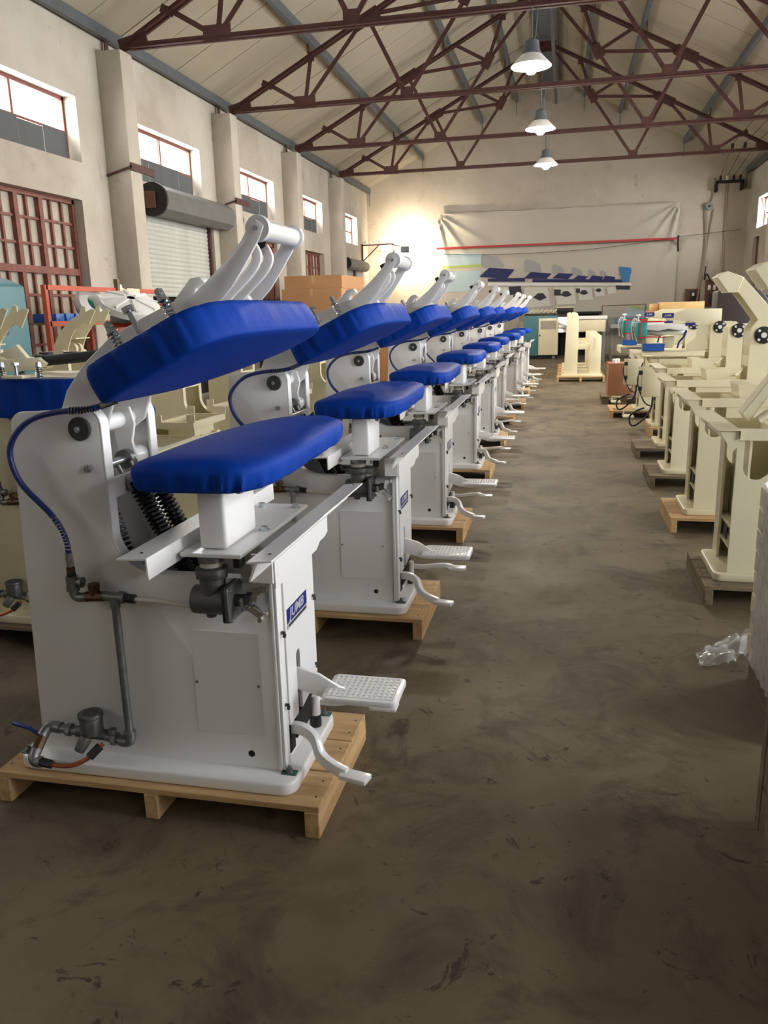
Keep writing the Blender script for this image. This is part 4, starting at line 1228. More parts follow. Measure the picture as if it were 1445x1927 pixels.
        MB().cyl((-0.690, y - 0.055, 0.205), (-0.662, y - 0.028, 0.234), 0.015, n=6).build('pipe_nut', M_BLACK, t)
        # treadles
        lv = [(-0.02, 0.475), (0.06, 0.455), (0.13, 0.412), (0.20, 0.398), (0.22, 0.372), (0.14, 0.360), (0.07, 0.368), (-0.02, 0.395)]
        tr = MB().prism(lv, -0.035, -0.020).build('main_treadle', body, t, bevel=0.003, segs=2)
        pd = MB().prism(rrect(0.085, 0.345, -0.105, 0.085, 0.022, 4), 0.384, 0.407, 'z').build('treadle_pad', body, tr, bevel=0.006, segs=2)
        rb = MB()
        for i in range(13):
            rb.obox((0.105 + i * 0.0185, -0.09, 0.4075), (0.105 + i * 0.0185, 0.07, 0.4075), 0.008, 0.003)
        for i in range(8):
            rb.obox((0.10, -0.085 + i * 0.0215, 0.4075), (0.33, -0.085 + i * 0.0215, 0.4075), 0.007, 0.0028)
        rb.build('pad_ribs', body, pd, smooth=False)
        s2 = spline([(-0.04, 0.135, 0.262), (0.05, 0.14, 0.258), (0.12, 0.15, 0.268), (0.19, 0.155, 0.272), (0.24, 0.158, 0.258)], 6)
        tr = MB().ribbon([(p[0], p[2]) for p in s2], 0.135, 0.160, 0.022).build('rear_treadle', body, t, bevel=0.003, segs=2)
        pd = MB().box(0.195, 0.295, 0.115, 0.180, 0.252, 0.268).build('treadle_pad', body, tr, bevel=0.004, segs=2)
        MB().cyl((-0.015, 0.135, 0.21), (-0.015, 0.135, 0.29), 0.020, n=14).build('treadle_pivot', body, t)
        MB().cyl((-0.015, 0.135, 0.165), (-0.015, 0.135, 0.212), 0.022, n=14).build('pivot_foot', M_BLACK, t)
        s3 = spline([(-0.03, -0.10, 0.285), (0.02, -0.115, 0.29), (0.065, -0.13, 0.27), (0.095, -0.15, 0.215), (0.14, -0.165, 0.190), (0.19, -0.18, 0.178)], 6)
        b = MB()
        for p, q in zip(s3[:-1], s3[1:]):
            pass
        vs, fs = [], []
        for p in s3:
            i = s3.index(p)
            dq = (s3[min(i + 1, len(s3) - 1)] - s3[max(i - 1, 0)]).normalized()
            sd = dq.cross(Vector((0, 0, 1))).normalized()
            up = sd.cross(dq)
            for a, c in ((-1, -1), (1, -1), (1, 1), (-1, 1)):
                vs.append(p + sd * 0.013 * a + up * 0.019 * c)
        for i in range(len(s3) - 1):
            for k in range(4):
                fs.append((i * 4 + k, i * 4 + (k + 1) % 4, i * 4 + 4 + (k + 1) % 4, i * 4 + 4 + k))
        fs += [(3, 2, 1, 0), tuple(range(len(vs) - 4, len(vs)))]
        tr = b.add(vs, fs).build('near_treadle', body, t, bevel=0.004, segs=2)
        pd = MB().prism([(0.165, -0.208), (0.262, -0.232), (0.275, -0.180), (0.178, -0.156)], 0.170, 0.188, 'z').build('treadle_pad', body, tr, bevel=0.004, segs=2)
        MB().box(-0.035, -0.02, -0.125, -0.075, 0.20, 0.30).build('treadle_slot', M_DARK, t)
    # holding bolts with green tags on the base
    for (x, y) in ((-0.008, -0.185), (-0.97, -0.22), (-0.008, 0.225)):
        q = MB().prism(rrect(x - 0.026, x + 0.026, y - 0.016, y + 0.016, 0.003, 2), Z0 + 0.048, Z0 + 0.051, 'z').build('base_washer', mat('green_tag', srgb(70, 108, 96), 0.5), t)
        hexbolt(MB().cyl((x, y, Z0 + 0.051), (x, y, Z0 + 0.074), 0.006, n=8), (x, y, Z0 + 0.051), (0, 0, 1), 0.012, 0.011).build('base_bolt', M_GALV, q)
    return t

HEAD_ME = pad_mesh('pressing_head', -0.400, 0.700, 0.455, -0.056, 0.056, 0.004, 3, M_FABRIC, 'head')
# the working face of the head points down: mirror the board so the soft edge is below
for _v in HEAD_ME.vertices:
    _v.co.z = -_v.co.z
HEAD_ME.flip_normals()
BUCK_ME = pad_mesh('buck', -0.385, 0.770, 0.43, 0.0, 0.082, 0.016, 11, M_FABRIC, 'buck')
JUMB_ME = text_mesh('JUMB', 0.046, M_SILVER, 'lettering', 0.0004, 0.0010)
for _v in JUMB_ME.vertices:
    _v.co.x = _v.co.x * 1.38 + _v.co.y * 0.22
_b = MB()
_r = random.Random(5)
_y = -0.092
while _y < 0.092:
    w = _r.uniform(0.004, 0.009)
    _b.box(0, 0.0004, _y, _y + w, -0.0045, 0.0045)
    _y += w + 0.0022
SMALL_ME = _b.mesh('small_print', M_BLACK, smooth=False)

PX = [-0.850, -0.798, -0.808, -0.811, -0.819, -0.84, -0.774, -0.790, -0.745]
PY = [2.445, 4.092, 5.902, 8.094, 10.193, 12.20, 14.168, 16.250, 17.96]
ORD = ['nearest and largest', 'second', 'third', 'fourth', 'fifth', 'sixth', 'seventh', 'eighth', 'farthest and smallest']
press0 = None
FINE = ('panel_screw', 'cover_screw', 'side_hole', 'nail_head', 'rail_hole', 'grip_screw', 'small_print', 'flange_screw', 'pad_ribs', 'tension_rod')
for k in range(9):
    lab = ('nearest white steam press with raised blue head, cut off by nothing at left front' if k == 0 else
           '%s white press with blue padded head in the left row' % ORD[k] if k == 8 else
           '%s white press with blue padded head from the front of the left row' % ORD[k])
    if k == 0:
        lab = 'nearest and largest white steam press with raised blue padded head'
        press0 = make_press('steam_press', (PX[0], PY[0], 0), lab, 'white steam presses in the left row', M_WHITE)
    else:
        c = copy_tree(press0, None, FINE if k > 3 else ())
        c.location = (PX[k], PY[k], 0)
        c['label'] = lab
        if k > 0:
            # each head stands open at a slightly different angle of the hand
            pass
    make_pallet('wooden_pallet', (PX[k] - 0.470, PY[k] + 0.025, 0), '%s pine pallet of the left row, under a white press' % ('nearest' if k == 0 else 'farthest' if k == 8 else ORD[k]), M_PINE, 0, 1.185, 0.632, group='pine pallets under the white presses')

# ================================================================== CREAM MACHINES BEHIND THE LEFT ROW
def cream_frame(name, loc, label, arms=True, top_tabs=True):
    """bare press frame: shell, flanges, table frame, optional curved head arms"""
    t = thing(name, loc, label, 'machine frame', 'bare cream frames behind the white presses')
    MB().prism(rrect(-1.0, 0.03, -0.255, 0.255, 0.05, 4), Z0, Z0 + 0.048, 'z').build('base_plate', M_CREAMW, t, bevel=0.008)
    for s in (-1, 1):
        MB().prism(SIDE, s * 0.175, s * 0.163).build('side_plate', M_CREAMW, t, bevel=0.003, segs=1)
        MB().ribbon(INNER, s * 0.175, s * 0.128, 0.010).build('side_flange', M_CREAMW, t)
    MB().prism([(-0.945, 0.162), (-0.902, 1.33), (-0.89, 1.33), (-0.933, 0.162)], -0.163, 0.163).build('back_sheet', M_CREAMW, t)
    MB().prism([(-0.59, 1.080), (-0.575, 1.080), (-0.575, 1.148), (-0.59, 1.148)], -0.163, 0.163).build('cross_bar', M_CREAMW, t)
    MB().box(-0.05, -0.035, -0.175, 0.175, 0.163, 0.83).build('front_frame', M_CREAMW, t)
    MB().cyl((-0.647, -0.163, 1.315), (-0.647, 0.163, 1.315), 0.030, n=16).build('pivot_shaft', M_CREAMW, t)
    MB().cyl((-0.143, -0.1752, 0.215), (-0.143, -0.1765, 0.215), 0.012, n=12).build('drain_hole', M_DARK, t)
    if top_tabs:
        fr = MB().box(-0.33, -0.03, -0.27, -0.24, 0.90, 0.945).box(-0.33, -0.03, 0.24, 0.27, 0.90, 0.945).box(-0.33, -0.30, -0.24, 0.24, 0.90, 0.945).box(-0.06, -0.03, -0.24, 0.24, 0.90, 0.945)
        tf = fr.build('table_frame', M_CREAMW, t, smooth=False)
        MB().box(-0.28, -0.08, -0.16, 0.16, 0.82, 0.90).build('frame_post', M_CREAMW, tf)
        for (x, y) in ((-0.30, -0.27), (-0.05, -0.27), (-0.30, 0.25), (-0.05, 0.25)):
            MB().box(x - 0.03, x + 0.03, y, y + 0.012, 0.945, 1.00).build('upright_tab', M_CREAMW, tf)
    if arms:
        arm = [(-0.742, 1.30), (-0.735, 1.42), (-0.66, 1.54), (-0.55, 1.64), (-0.44, 1.70), (-0.395, 1.775), (-0.36, 1.765), (-0.365, 1.72), (-0.30, 1.75), (-0.265, 1.735), (-0.31, 1.66), (-0.345, 1.60), (-0.40, 1.635), (-0.47, 1.585), (-0.54, 1.50), (-0.585, 1.40), (-0.60, 1.29), (-0.66, 1.27)]
        for y in (-0.128, 0.114):
            MB().prism(arm, y, y + 0.014).build('head_arm', M_CREAMW, t, bevel=0.002, segs=1)
        MB().prism([(-0.70, 1.475), (-0.50, 1.49), (-0.50, 1.48), (-0.70, 1.465)], -0.114, 0.114).build('arm_web', M_CREAMW, t)
        for y in (-0.05, 0.03):
            MB().cyl((-0.60, y, 1.39), (-0.60, y + 0.035, 1.39), 0.05, n=16).build('arm_lug', M_CREAMW, t)
    return t
CF = [((-2.45, 5.35, 0), False, 'bare cream press frame seen through the gap behind the nearest white press'),
      ((-2.50, 6.33, 0), False, 'bare cream press frame with tall column below the nearest blue head'),
      ((-2.38, 7.30, 0), False, 'bare cream press frame seen behind the second white press'),
      ((-2.25, 9.40, 0), False, 'bare cream press frame seen behind the third white press'),
      ((-3.70, 5.40, 0), True, 'bare cream press frame with curved arms at the left edge'),
      ((-3.95, 6.95, 0), True, 'bare cream press frame with curved arms before the orange rack')]
for loc, ar, lab in CF:
    cream_frame('press_frame', loc, lab, ar, True)
    make_pallet('wooden_pallet', (loc[0] - 0.47, loc[1] + 0.02, 0), 'weathered pallet under the ' + lab.replace('bare ', ''), M_OLDW, 0, 1.185, 0.632, group='weathered pallets under cream frames at left')

# cream press with closed blue head at the left edge
cp_ = make_press('steam_press', (-2.06, 3.665, 0), 'cream steam press with closed blue padded head at the left edge', None, M_CREAM, finished=True, head_open=False, arms=False, pads=True)
for ch in list(cp_.children):
    if ch.name.split('.')[0] in ('buck', 'main_treadle', 'rear_treadle', 'near_treadle'):
        pass
hd = [c for c in cp_.children if c.name.startswith('pressing_head')][0]
hd.scale = (1.15, 0.52, 1.6)
hd.location = (-0.33, -0.17, 1.30)
bk = [c for c in cp_.children if c.name.startswith('buck') and not c.name.startswith('buck_')][0]
bk.scale = (1.0, 0.50, 1.0)
bk.location = (-0.195, -0.19, 1.135)
b = MB().prism([(-0.90, 1.30), (-0.70, 1.50), (-0.55, 1.545), (-0.47, 1.50), (-0.30, 1.47), (-0.10, 1.475), (-0.06, 1.445), (-0.12, 1.415), (-0.45, 1.40), (-0.62, 1.36), (-0.80, 1.28)], -0.11, 0.02)
b.build('closing_arm', M_CREAM, cp_, bevel=0.006)
tb = MB().cyl((-0.115, -0.06, 1.455), (0.46, -0.04, 1.50), 0.026, n=16).cyl((-0.135, -0.06, 1.455), (-0.10, -0.06, 1.455), 0.034, n=16).build('black_hand_bar', M_BLACK, cp_)
MB().cyl((-0.142, -0.062, 1.455), (-0.136, -0.062, 1.455), 0.014, n=12).build('bar_bush', M_CREAM, tb)
MB().cyl((-0.36, -0.05, 1.455), (-0.36, -0.05, 1.515), 0.022, n=14).build('adjusting_boss', M_CREAM, cp_)
MB().prism([(-0.33, 1.49), (-0.22, 1.54), (-0.15, 1.455), (-0.20, 1.44)], -0.10, -0.07).build('arm_lug', M_CREAM, cp_, bevel=0.003)
for x in (-0.16, -0.02):
    MB().cyl((x, 0.05, 1.48), (x, 0.05, 1.495), 0.035, n=16).build('black_knob', M_BLACK, cp_)
MB().tube(helix((-0.52, -0.16, 1.37), (-0.52, -0.16, 1.47), 0.016, 8, 10), 0.004, 5).build('head_spring', M_CHROME, cp_)
MB().cyl((-0.52, -0.16, 1.33), (-0.52, -0.16, 1.50), 0.007, n=8).build('spring_rod', M_ZINC, cp_)
MB().box(-0.45, 0.02, -0.2, 0.25, 1.378, 1.392).build('head_top_plate', M_CREAM, cp_)
for ch in cp_.children:
    q = ch.name.split('.')[0]
    if q in ('closing_arm', 'black_hand_bar', 'adjusting_boss', 'arm_lug', 'black_knob'):
        ch.location.x -= 0.38
    if q in ('head_spring', 'spring_rod'):
        ch.location.x -= 0.27
for ch in list(hd.children):
    if ch.name.split('.')[0] in ('spring_bolt', 'head_bolt', 'bolt_lug'):
        ch.scale = (0.87, 1.9, 0.4)
        ch.location.z += 0.036
make_pallet('wooden_pallet', (-2.53, 3.69, 0), 'weathered pallet under the cream press at the left edge', M_OLDW, 0, 1.185, 0.632)

# ================================================================== RIGHT ROW OF CREAM FRAMES
RSIDE = [(0.07, 0.162), (0.98, 0.162), (1.03, 0.93), (0.25, 0.93)] + [(x, z) for x, z in arc(0.18, 0.775, 0.07, 0, -180, 10)] + [(0.11, 0.93), (0.07, 0.93)]
def right_frame(name, loc, label, arm='up', finished=False, group='cream machine frames in the right row'):
    t = thing(name, loc, label, 'machine frame', group)
    m = M_CREAM
    MB().prism(rrect(0.0, 1.06, -0.255, 0.255, 0.04, 4), Z0, Z0 + 0.046, 'z').build('base_plate', m, t, bevel=0.008)
    for s in (-1, 1):
        MB().prism(RSIDE, s * 0.235, s * 0.223).build('side_plate', m, t, bevel=0.002, segs=1)
        MB().box(0.03, 1.05, s * 0.240 - 0.006, s * 0.240 + 0.006, 0.925, 0.99).build('top_beam', m, t, bevel=0.002, segs=1)
    MB().box(0.14, 0.152, -0.223, 0.223, 0.162, 0.93).build('inner_sheet', m, t)
    MB().box(0.07, 0.085, 0.10, 0.223, 0.162, 0.93).build('front_strip', m, t)
    for z in (0.42, 0.30):
        MB().prism([(0.075, z), (0.14, z), (0.14, z - 0.10)], -0.20, 0.20).build('front_brace', m, t)
    MB().box(0.076, 0.08, -0.12, -0.02, 0.33, 0.40).build('front_slot', M_DARK, t)
    # folded table top plate with triangular end gussets
    pr = [(-0.045, 0.990), (0.075, 0.990), (0.075, 0.940), (0.071, 0.940), (0.071, 0.985), (-0.045, 0.985)]
    tp = MB().prism(pr, -0.300, 0.600).build('table_plate', m, t, bevel=0.001, segs=1)
    for y in (-0.285, 0.30):
        MB().prism([(-0.035, 0.984), (0.068, 0.984), (0.068, 0.90), (0.035, 0.865), (0.0, 0.93)], y, y + 0.004).build('end_gusset', m, tp)
    MB().box(0.0, 0.008, -0.23, 0.55, 0.93, 0.985).build('plate_lip', m, tp)
    for y in (-0.26, -0.20):
        MB().cyl((-0.002, y, 0.955), (0.0, y, 0.955), 0.006, n=8).build('screw_hole', M_DARK, tp)
    # cross members
    for x in (0.28, 0.52):
        MB().box(x, x + 0.05, -0.235, 0.235, 0.93, 0.975).build('cross_member', m, t)
    # rear column: two plates, front web, pivot flange
    if arm == 'up':
        colp = [(0.70, 0.162), (1.03, 0.162), (1.03, 1.30), (0.98, 1.46), (0.60, 1.875), (0.585, 1.885), (0.545, 1.81), (0.555, 1.752), (0.575, 1.735), (0.745, 1.508), (0.690, 1.43), (0.69, 0.99)]
    else:
        colp = [(0.70, 0.162), (1.03, 0.162), (1.03, 1.40), (0.99, 1.44), (0.74, 1.44), (0.69, 1.40), (0.69, 0.99)]
    for s in (-1, 1):
        MB().prism(colp, s * 0.15, s * 0.138).build('column_plate', m, t, bevel=0.003, segs=1)
    MB().box(0.695, 0.705, -0.138, 0.138, 1.28, 1.41).build('column_web', m, t)
    MB().box(0.695, 0.705, -0.138, 0.138, 1.10, 1.19).build('column_web', m, t)
    MB().box(1.015, 1.03, -0.138, 0.138, 0.17, 1.30).build('column_back', m, t)
    if arm == 'up':
        MB().prism([(0.98, 1.46), (0.60, 1.875), (0.594, 1.866), (0.970, 1.452)], -0.138, 0.138).build('arm_top_web', m, t)
        head = [(0.43, 1.925), (0.46, 1.935), (0.60, 1.878), (0.555, 1.752), (0.475, 1.75), (0.375, 1.885)]
        MB().prism(head, -0.16, 0.16).build('arm_head', m, t, bevel=0.004, segs=1)
    d = MB().cyl((0.80, -0.150, 1.375), (0.80, -0.166, 1.375), 0.076, n=30).build('pivot_flange', M_BLACK, t, bevel=0.003)
    MB().cyl((0.80, -0.166, 1.375), (0.80, -0.176, 1.375), 0.024, n=18).build('flange_hub', M_LTWHITE, d)
    for k in range(4):
        a = PI / 4 + k * PI / 2
        p = (0.80 + 0.056 * math.cos(a), -0.166, 1.375 + 0.056 * math.sin(a))
        MB().cyl(p, (p[0], -0.175, p[2]), 0.012, n=12).build('flange_bolt', M_LTWHITE, d)
    # tilted head block lying across the frame
    if not finished:
        bx = MB().prism([(0.33, 1.08), (0.44, 1.083), (0.58, 1.03), (0.60, 1.00), (0.45, 0.885), (0.36, 0.93)], -0.17, -0.162).prism([(0.33, 1.08), (0.44, 1.083), (0.58, 1.03), (0.60, 1.00), (0.45, 0.885), (0.36, 0.93)], 0.142, 0.15)
        bx.prism([(0.33, 1.08), (0.44, 1.083), (0.58, 1.03), (0.582, 1.025), (0.44, 1.077), (0.33, 1.074)], -0.162, 0.142)
        bx.prism([(0.33, 1.08), (0.337, 1.08), (0.455, 0.89), (0.45, 0.885), (0.36, 0.93)], -0.162, 0.142)
        bx.build('tilted_block', m, t, smooth=False)
        MB().cyl((0.66, -0.1, 1.08), (0.58, -0.2, 1.02), 0.010, n=8).build('stay_rod', M_CREAMW, t)
    return t
RL = ['nearest cream machine frame of the right row, beside the wrapped stack',
      'second cream machine frame of the right row, its arm head cut by the right edge',
      'third cream machine frame of the right row, its raised arm fully in view',
      'fourth cream machine frame of the right row, on the darkest pallet']
RY = [4.90, 6.45, 8.03, 9.60]
for k in range(4):
    t = right_frame('machine_frame', (0.852 + (0.015, 0.055, 0.075, 0.17)[k], RY[k], 0), RL[k], 'up' if k in (0, 1, 2) else 'down')
    make_pallet('wooden_pallet', (0.805 + 0.58, RY[k] - 0.01, 0), ['nearest weathered pallet of the right row', 'fresh pale pallet of the right row under the second cream frame', 'third grey pallet of the right row', 'fourth grey pallet of the right row'][k],
                M_PINE if k == 1 else M_OLDW, 0, 1.16, 0.68, boards=4, group='pallets of the right row')
    if k == 0:   # folded arm plate with a pin on the nearest frame
        b = MB().prism([(0.095, 1.065), (0.135, 1.015), (0.31, 1.29), (0.36, 1.45), (0.29, 1.42), (0.245, 1.285)], -0.17, -0.04)
        b.build('folded_arm', M_CREAM, t, bevel=0.004, segs=1)
        MB().cyl((0.18, -0.18, 1.03), (0.29, -0.18, 1.12), 0.022, n=14).build('arm_pin', M_CREAM, t)
        MB().cyl((0.24, -0.18, 1.12), (0.33, -0.18, 1.19), 0.020, n=14).build('arm_pin', M_CREAM, t)

# two finished cream presses with bin tables and control boxes
def finished_press(loc, label, group):
    t = right_frame('finished_press', loc, label, 'down', True, group)
    for ch in t.children:
        ch.location.x += 0.20
    m = M_CREAM
    arm = [(1.02, 1.40), (1.02, 1.60), (0.58, 1.605), (0.34, 1.52), (0.34, 1.48), (0.62, 1.455), (0.70, 1.40)]
    MB().prism(arm, -0.125, 0.125).build('head_arm', m, t, bevel=0.006, segs=2)
    np_ = MB().box(0.30, 0.44, -0.152, -0.148, 1.50, 1.56).build('nameplate', M_PRINTB, t)
    link('lettering', JUMB_ME, np_, (0.37, -0.1525, 1.53), (PI / 2, 0, 0)).scale = (0.55, 0.7, 1)
    # shaped silver shoe under the head
    sh = [(0.10, 1.42), (0.60, 1.42), (0.62, 1.34), (0.50, 1.345), (0.38, 1.365), (0.26, 1.34), (0.10, 1.36)]
    MB().prism(sh, -0.20, 0.20).build('head_cover', M_LTWHITE, t, bevel=0.004)
    s2 = [(0.10, 1.36), (0.26, 1.34), (0.38, 1.365), (0.50, 1.345), (0.62, 1.34), (0.59, 1.285), (0.50, 1.28), (0.38, 1.29), (0.26, 1.275), (0.10, 1.30)]
    MB().prism(s2, -0.19, 0.19).build('steel_shoe', M_ZINC, t, bevel=0.004)
    MB().box(0.58, 0.70, -0.205, -0.15, 1.40, 1.435).build('end_clip', M_PRINTB, t)
    MB().tube(spline([(0.60, -0.2, 1.34), (0.57, -0.2, 1.26), (0.52, -0.2, 1.20), (0.50, -0.2, 1.12)], 5), 0.012, 8).build('strap', M_PRINTB, t)
    MB().box(0.00, 0.12, -0.21, 0.20, 1.27, 1.45).build('teal_end_block', M_TEALB, t, bevel=0.01)
    wr_ = MB()
    for z in (1.26, 1.455):
        wr_.tube([(0.34, -0.24, z), (0.04, -0.24, z), (0.04, 0.2, z), (0.34, 0.2, z)], 0.006, 6)
    for y in (-0.24, 0.2):
        wr_.tube([(0.04, y, 1.26), (0.04, y, 1.455)], 0.006, 6)
    wr_.build('red_guard_frame', M_REDW, t)
    MB().tube(spline([(0.02, 0.1, 1.45), (-0.02, 0.1, 1.50), (-0.05, 0.08, 1.40), (-0.03, 0.05, 1.22)], 6), 0.009, 6).build('white_tube', M_LTWHITE, t)
    MB().tube(spline([(0.06, 0.1, 1.45), (0.0, 0.12, 1.49), (-0.02, 0.1, 1.38), (0.02, 0.05, 1.20)], 6), 0.009, 6).build('white_tube', M_LTWHITE, t)
    MB().cyl((0.03, 0.1, 1.45), (0.03, 0.1, 1.53), 0.010, n=8).cyl((0.03, 0.1, 1.53), (0.03, 0.1, 1.55), 0.035, 0.02, n=12).build('signal_cap', M_LTWHITE, t)
    MB().prism([(0.34, 1.26), (0.48, 1.26), (0.46, 1.12), (0.36, 1.12)], -0.08, 0.08).build('lower_former', m, t, bevel=0.006)
    MB().prism([(0.62, 1.10), (0.96, 1.10), (0.96, 1.16), (0.86, 1.24), (0.84, 1.40), (0.74, 1.40), (0.72, 1.24), (0.62, 1.16)], -0.13, -0.118).build('neck_plate', M_CREAMW, t)
    # table with turned-down front
    tb = MB().prism([(-0.04, 1.075), (0.85, 1.09), (0.85, 1.08), (-0.03, 1.065), (-0.03, 0.985), (-0.04, 0.985)], -0.34, 0.42).build('work_table', m, t, bevel=0.001, segs=1)
    # control box hung at the front
    cb = MB().box(0.03, 0.30, -0.40, -0.30, 0.52, 0.90).build('control_box', m, t, bevel=0.006)
    MB().box(0.07, 0.295, -0.408, -0.40, 0.53, 0.89).build('box_door', m, cb, bevel=0.003)
    for z in (0.63, 0.83):
        MB().box(0.028, 0.075, -0.415, -0.405, z - 0.025, z + 0.025).build('box_latch', M_BLACK, cb, bevel=0.003)
    MB().tube(spline([(0.22, -0.36, 0.52), (0.20, -0.37, 0.36), (0.10, -0.40, 0.22), (-0.02, -0.40, 0.15), (-0.06, -0.4, 0.26), (0.02, -0.4, 0.34), (0.12, -0.38, 0.38)], 8), 0.012, 8).build('black_cable', M_BLACK, t)
    MB().tube(spline([(0.08, -0.32, 0.95), (0.02, -0.38, 0.74), (0.05, -0.40, 0.60), (0.12, -0.38, 0.45), (0.20, -0.36, 0.40)], 8), 0.009, 8).build('black_cable', M_BLACK, t)
    pdl = MB().box(-0.12, 0.02, -0.16, 0.10, 0.22, 0.24).build('foot_pedal', m, t, bevel=0.004)
    MB().tube([(0.05, -0.03, 0.30), (-0.10, -0.03, 0.31), (-0.12, -0.03, 0.23)], 0.012, 8).build('pedal_guard', m, pdl)
    return t
for k, (loc, lab) in enumerate([((0.90, 11.20, 0), 'nearer finished cream press with silver shoe, bin table and control box'),
                                ((0.84, 12.95, 0), 'farther finished cream press half hidden behind the nearer one')]):
    finished_press(loc, lab, 'finished cream presses in the right row')
    make_pallet('wooden_pallet', (loc[0] + (0.80 if k == 0 else 0.46), loc[1] + (0.0 if k == 0 else 0.16), 0), ['pine pallet under the nearer finished cream press', 'wide fresh pine pallet under the farther finished cream press'][k], M_PINE, 0, 1.2, 0.66 if k == 0 else 0.80)
    z = 1.092
    bn = thing('parts_bin', (loc[0] + (0.20 if k == 0 else 0.10), loc[1] - (0.22 if k == 0 else 0.15), z), ['larger blue plastic parts bin on the nearer press table', 'smaller blue plastic parts bin on the farther press table'][k], 'bin', 'blue parts bins')
    w, l, h = (0.13, 0.09, 0.09) if k == 0 else (0.10, 0.08, 0.07)
    bb = MB()
    bb.box(-w, w, -l, l, 0, 0.006).box(-w, w, -l, -l + 0.005, 0, h).box(-w, w, l - 0.005, l, 0, h).box(-w, -w + 0.005, -l, l, 0, h).box(w - 0.005, w, -l, l, 0, h)
    bb.build('bin_body', M_BLUEPL, bn, smooth=False)
    MB().box(-w - 0.006, w + 0.006, -l - 0.006, -l, h - 0.012, h).box(-w - 0.006, -w, -l, l, h - 0.012, h).build('bin_rim', M_BLUEPL, bn, smooth=False)

# brown crate on its pallet and a bare pallet between the aisle and the finished presses
MAT = MB
cr = thing('plywood_crate', (0.97, 15.10, 0.13), 'reddish brown plywood crate standing on a small pallet', 'crate')
for a in ((-0.21, 0.21, -0.30, -0.285), (-0.21, 0.21, 0.285, 0.30), (-0.21, -0.195, -0.285, 0.285), (0.195, 0.21, -0.285, 0.285)):
    MB().box(a[0], a[1], a[2], a[3], 0, 0.56).build('crate_side', M_CARDD, cr, smooth=False)
MB().box(-0.2, 0.2, -0.29, 0.29, 0.52, 0.545).build('crate_lid', M_CARDD, cr, smooth=False)
MB().box(0.12, 0.19, -0.302, -0.30, 0.13, 0.17).build('paper_label', M_LTWHITE, cr)
for i, (x, y) in enumerate(((-0.1, 0.0), (-0.04, 0.1), (0.12, -0.05))):
    tag(MB().cyl((0.97 + x, 15.10 + y, 0.675), (0.97 + x, 15.10 + y, 0.73), 0.04, n=10).sphere((0.97 + x, 15.10 + y, 0.73), 0.042, (1, 1, 0.6)).build('white_fitting', M_LTWHITE),
        ['leftmost white fitting lying on the brown crate', 'middle white fitting lying on the brown crate', 'rightmost white fitting lying on the brown crate'][i], 'fitting', 'fittings on the crate')
make_pallet('wooden_pallet', (1.02, 15.05, 0), 'small weathered pallet under the brown crate', M_OLDW, 0, 0.75, 0.85, h=0.13, boards=5, blocks=True)

# row of cream C frames stored one behind another
def c_frame(loc, label):
    t = thing('stored_frame', loc, label, 'machine frame', 'stored cream C frames')
    m = M_CREAM
    MB().box(0.0, 0.92, -0.22, 0.22, Z0, Z0 + 0.045).build('base_plate', m, t, bevel=0.006)
    MB().prism([(0.06, 0.16), (0.36, 0.16), (0.36, 1.48), (0.335, 1.485), (0.335, 1.535), (0.235, 1.54), (0.225, 1.515), (0.20, 1.515), (0.19, 1.54), (0.10, 1.52)], -0.13, 0.13).build('tall_column', m, t, bevel=0.004)
    MB().box(0.36, 0.70, -0.12, 0.12, 0.72, 0.84).build('bridge', m, t, bevel=0.003)
    MB().box(0.62, 0.88, -0.15, 0.15, 0.16, 1.03).build('short_column', m, t, bevel=0.005)
    MB().box(0.70, 0.755, -0.155, -0.15, 0.72, 0.98).build('column_slot', M_CREAMW, t)
    return t
for k in range(5):
    ordn = ['nearest', 'second', 'third', 'fourth', 'farthest'][k]
    y = 19.45 + 0.98 * k
    c_frame((-0.07, y, 0), ordn + ' stored cream C frame in the row at the end of the aisle')
    make_pallet('wooden_pallet', (0.37, y, 0), ordn + ' thin pine pallet below the stored cream C frames', M_PINE, 0, 1.08, 0.62, boards=3, group='pallets of the stored C frames')

# teal cabinet with cream door under film
cab = thing('teal_cabinet', (-0.82, 28.35, 0), 'teal machine cabinet with a cream door beside the stored frames', 'cabinet')
MB().box(-0.56, 0.56, -0.35, 0.65, 0.12, 1.42).build('cabinet_body', M_TEAL, cab, bevel=0.01)
MB().box(-0.56, 0.56, -0.33, 0.6, 0.0, 0.12).build('plinth', M_DARK, cab)
dr = MB().box(-0.06, 0.58, -0.41, -0.35, 0.14, 1.34).build('cabinet_door', M_CREAM, cab, bevel=0.008)
MB().box(0.0, 0.52, -0.415, -0.41, 0.98, 1.26).build('door_window', M_DIRTY, dr)
MB().cyl((-0.02, -0.41, 0.78), (-0.02, -0.45, 0.78), 0.03, n=12).build('door_knob', M_BRONZE, dr)
MB().cyl((0.44, -0.36, 0.06), (0.44, -0.30, 0.06), 0.05, n=12).build('caster', M_GALV, cab)
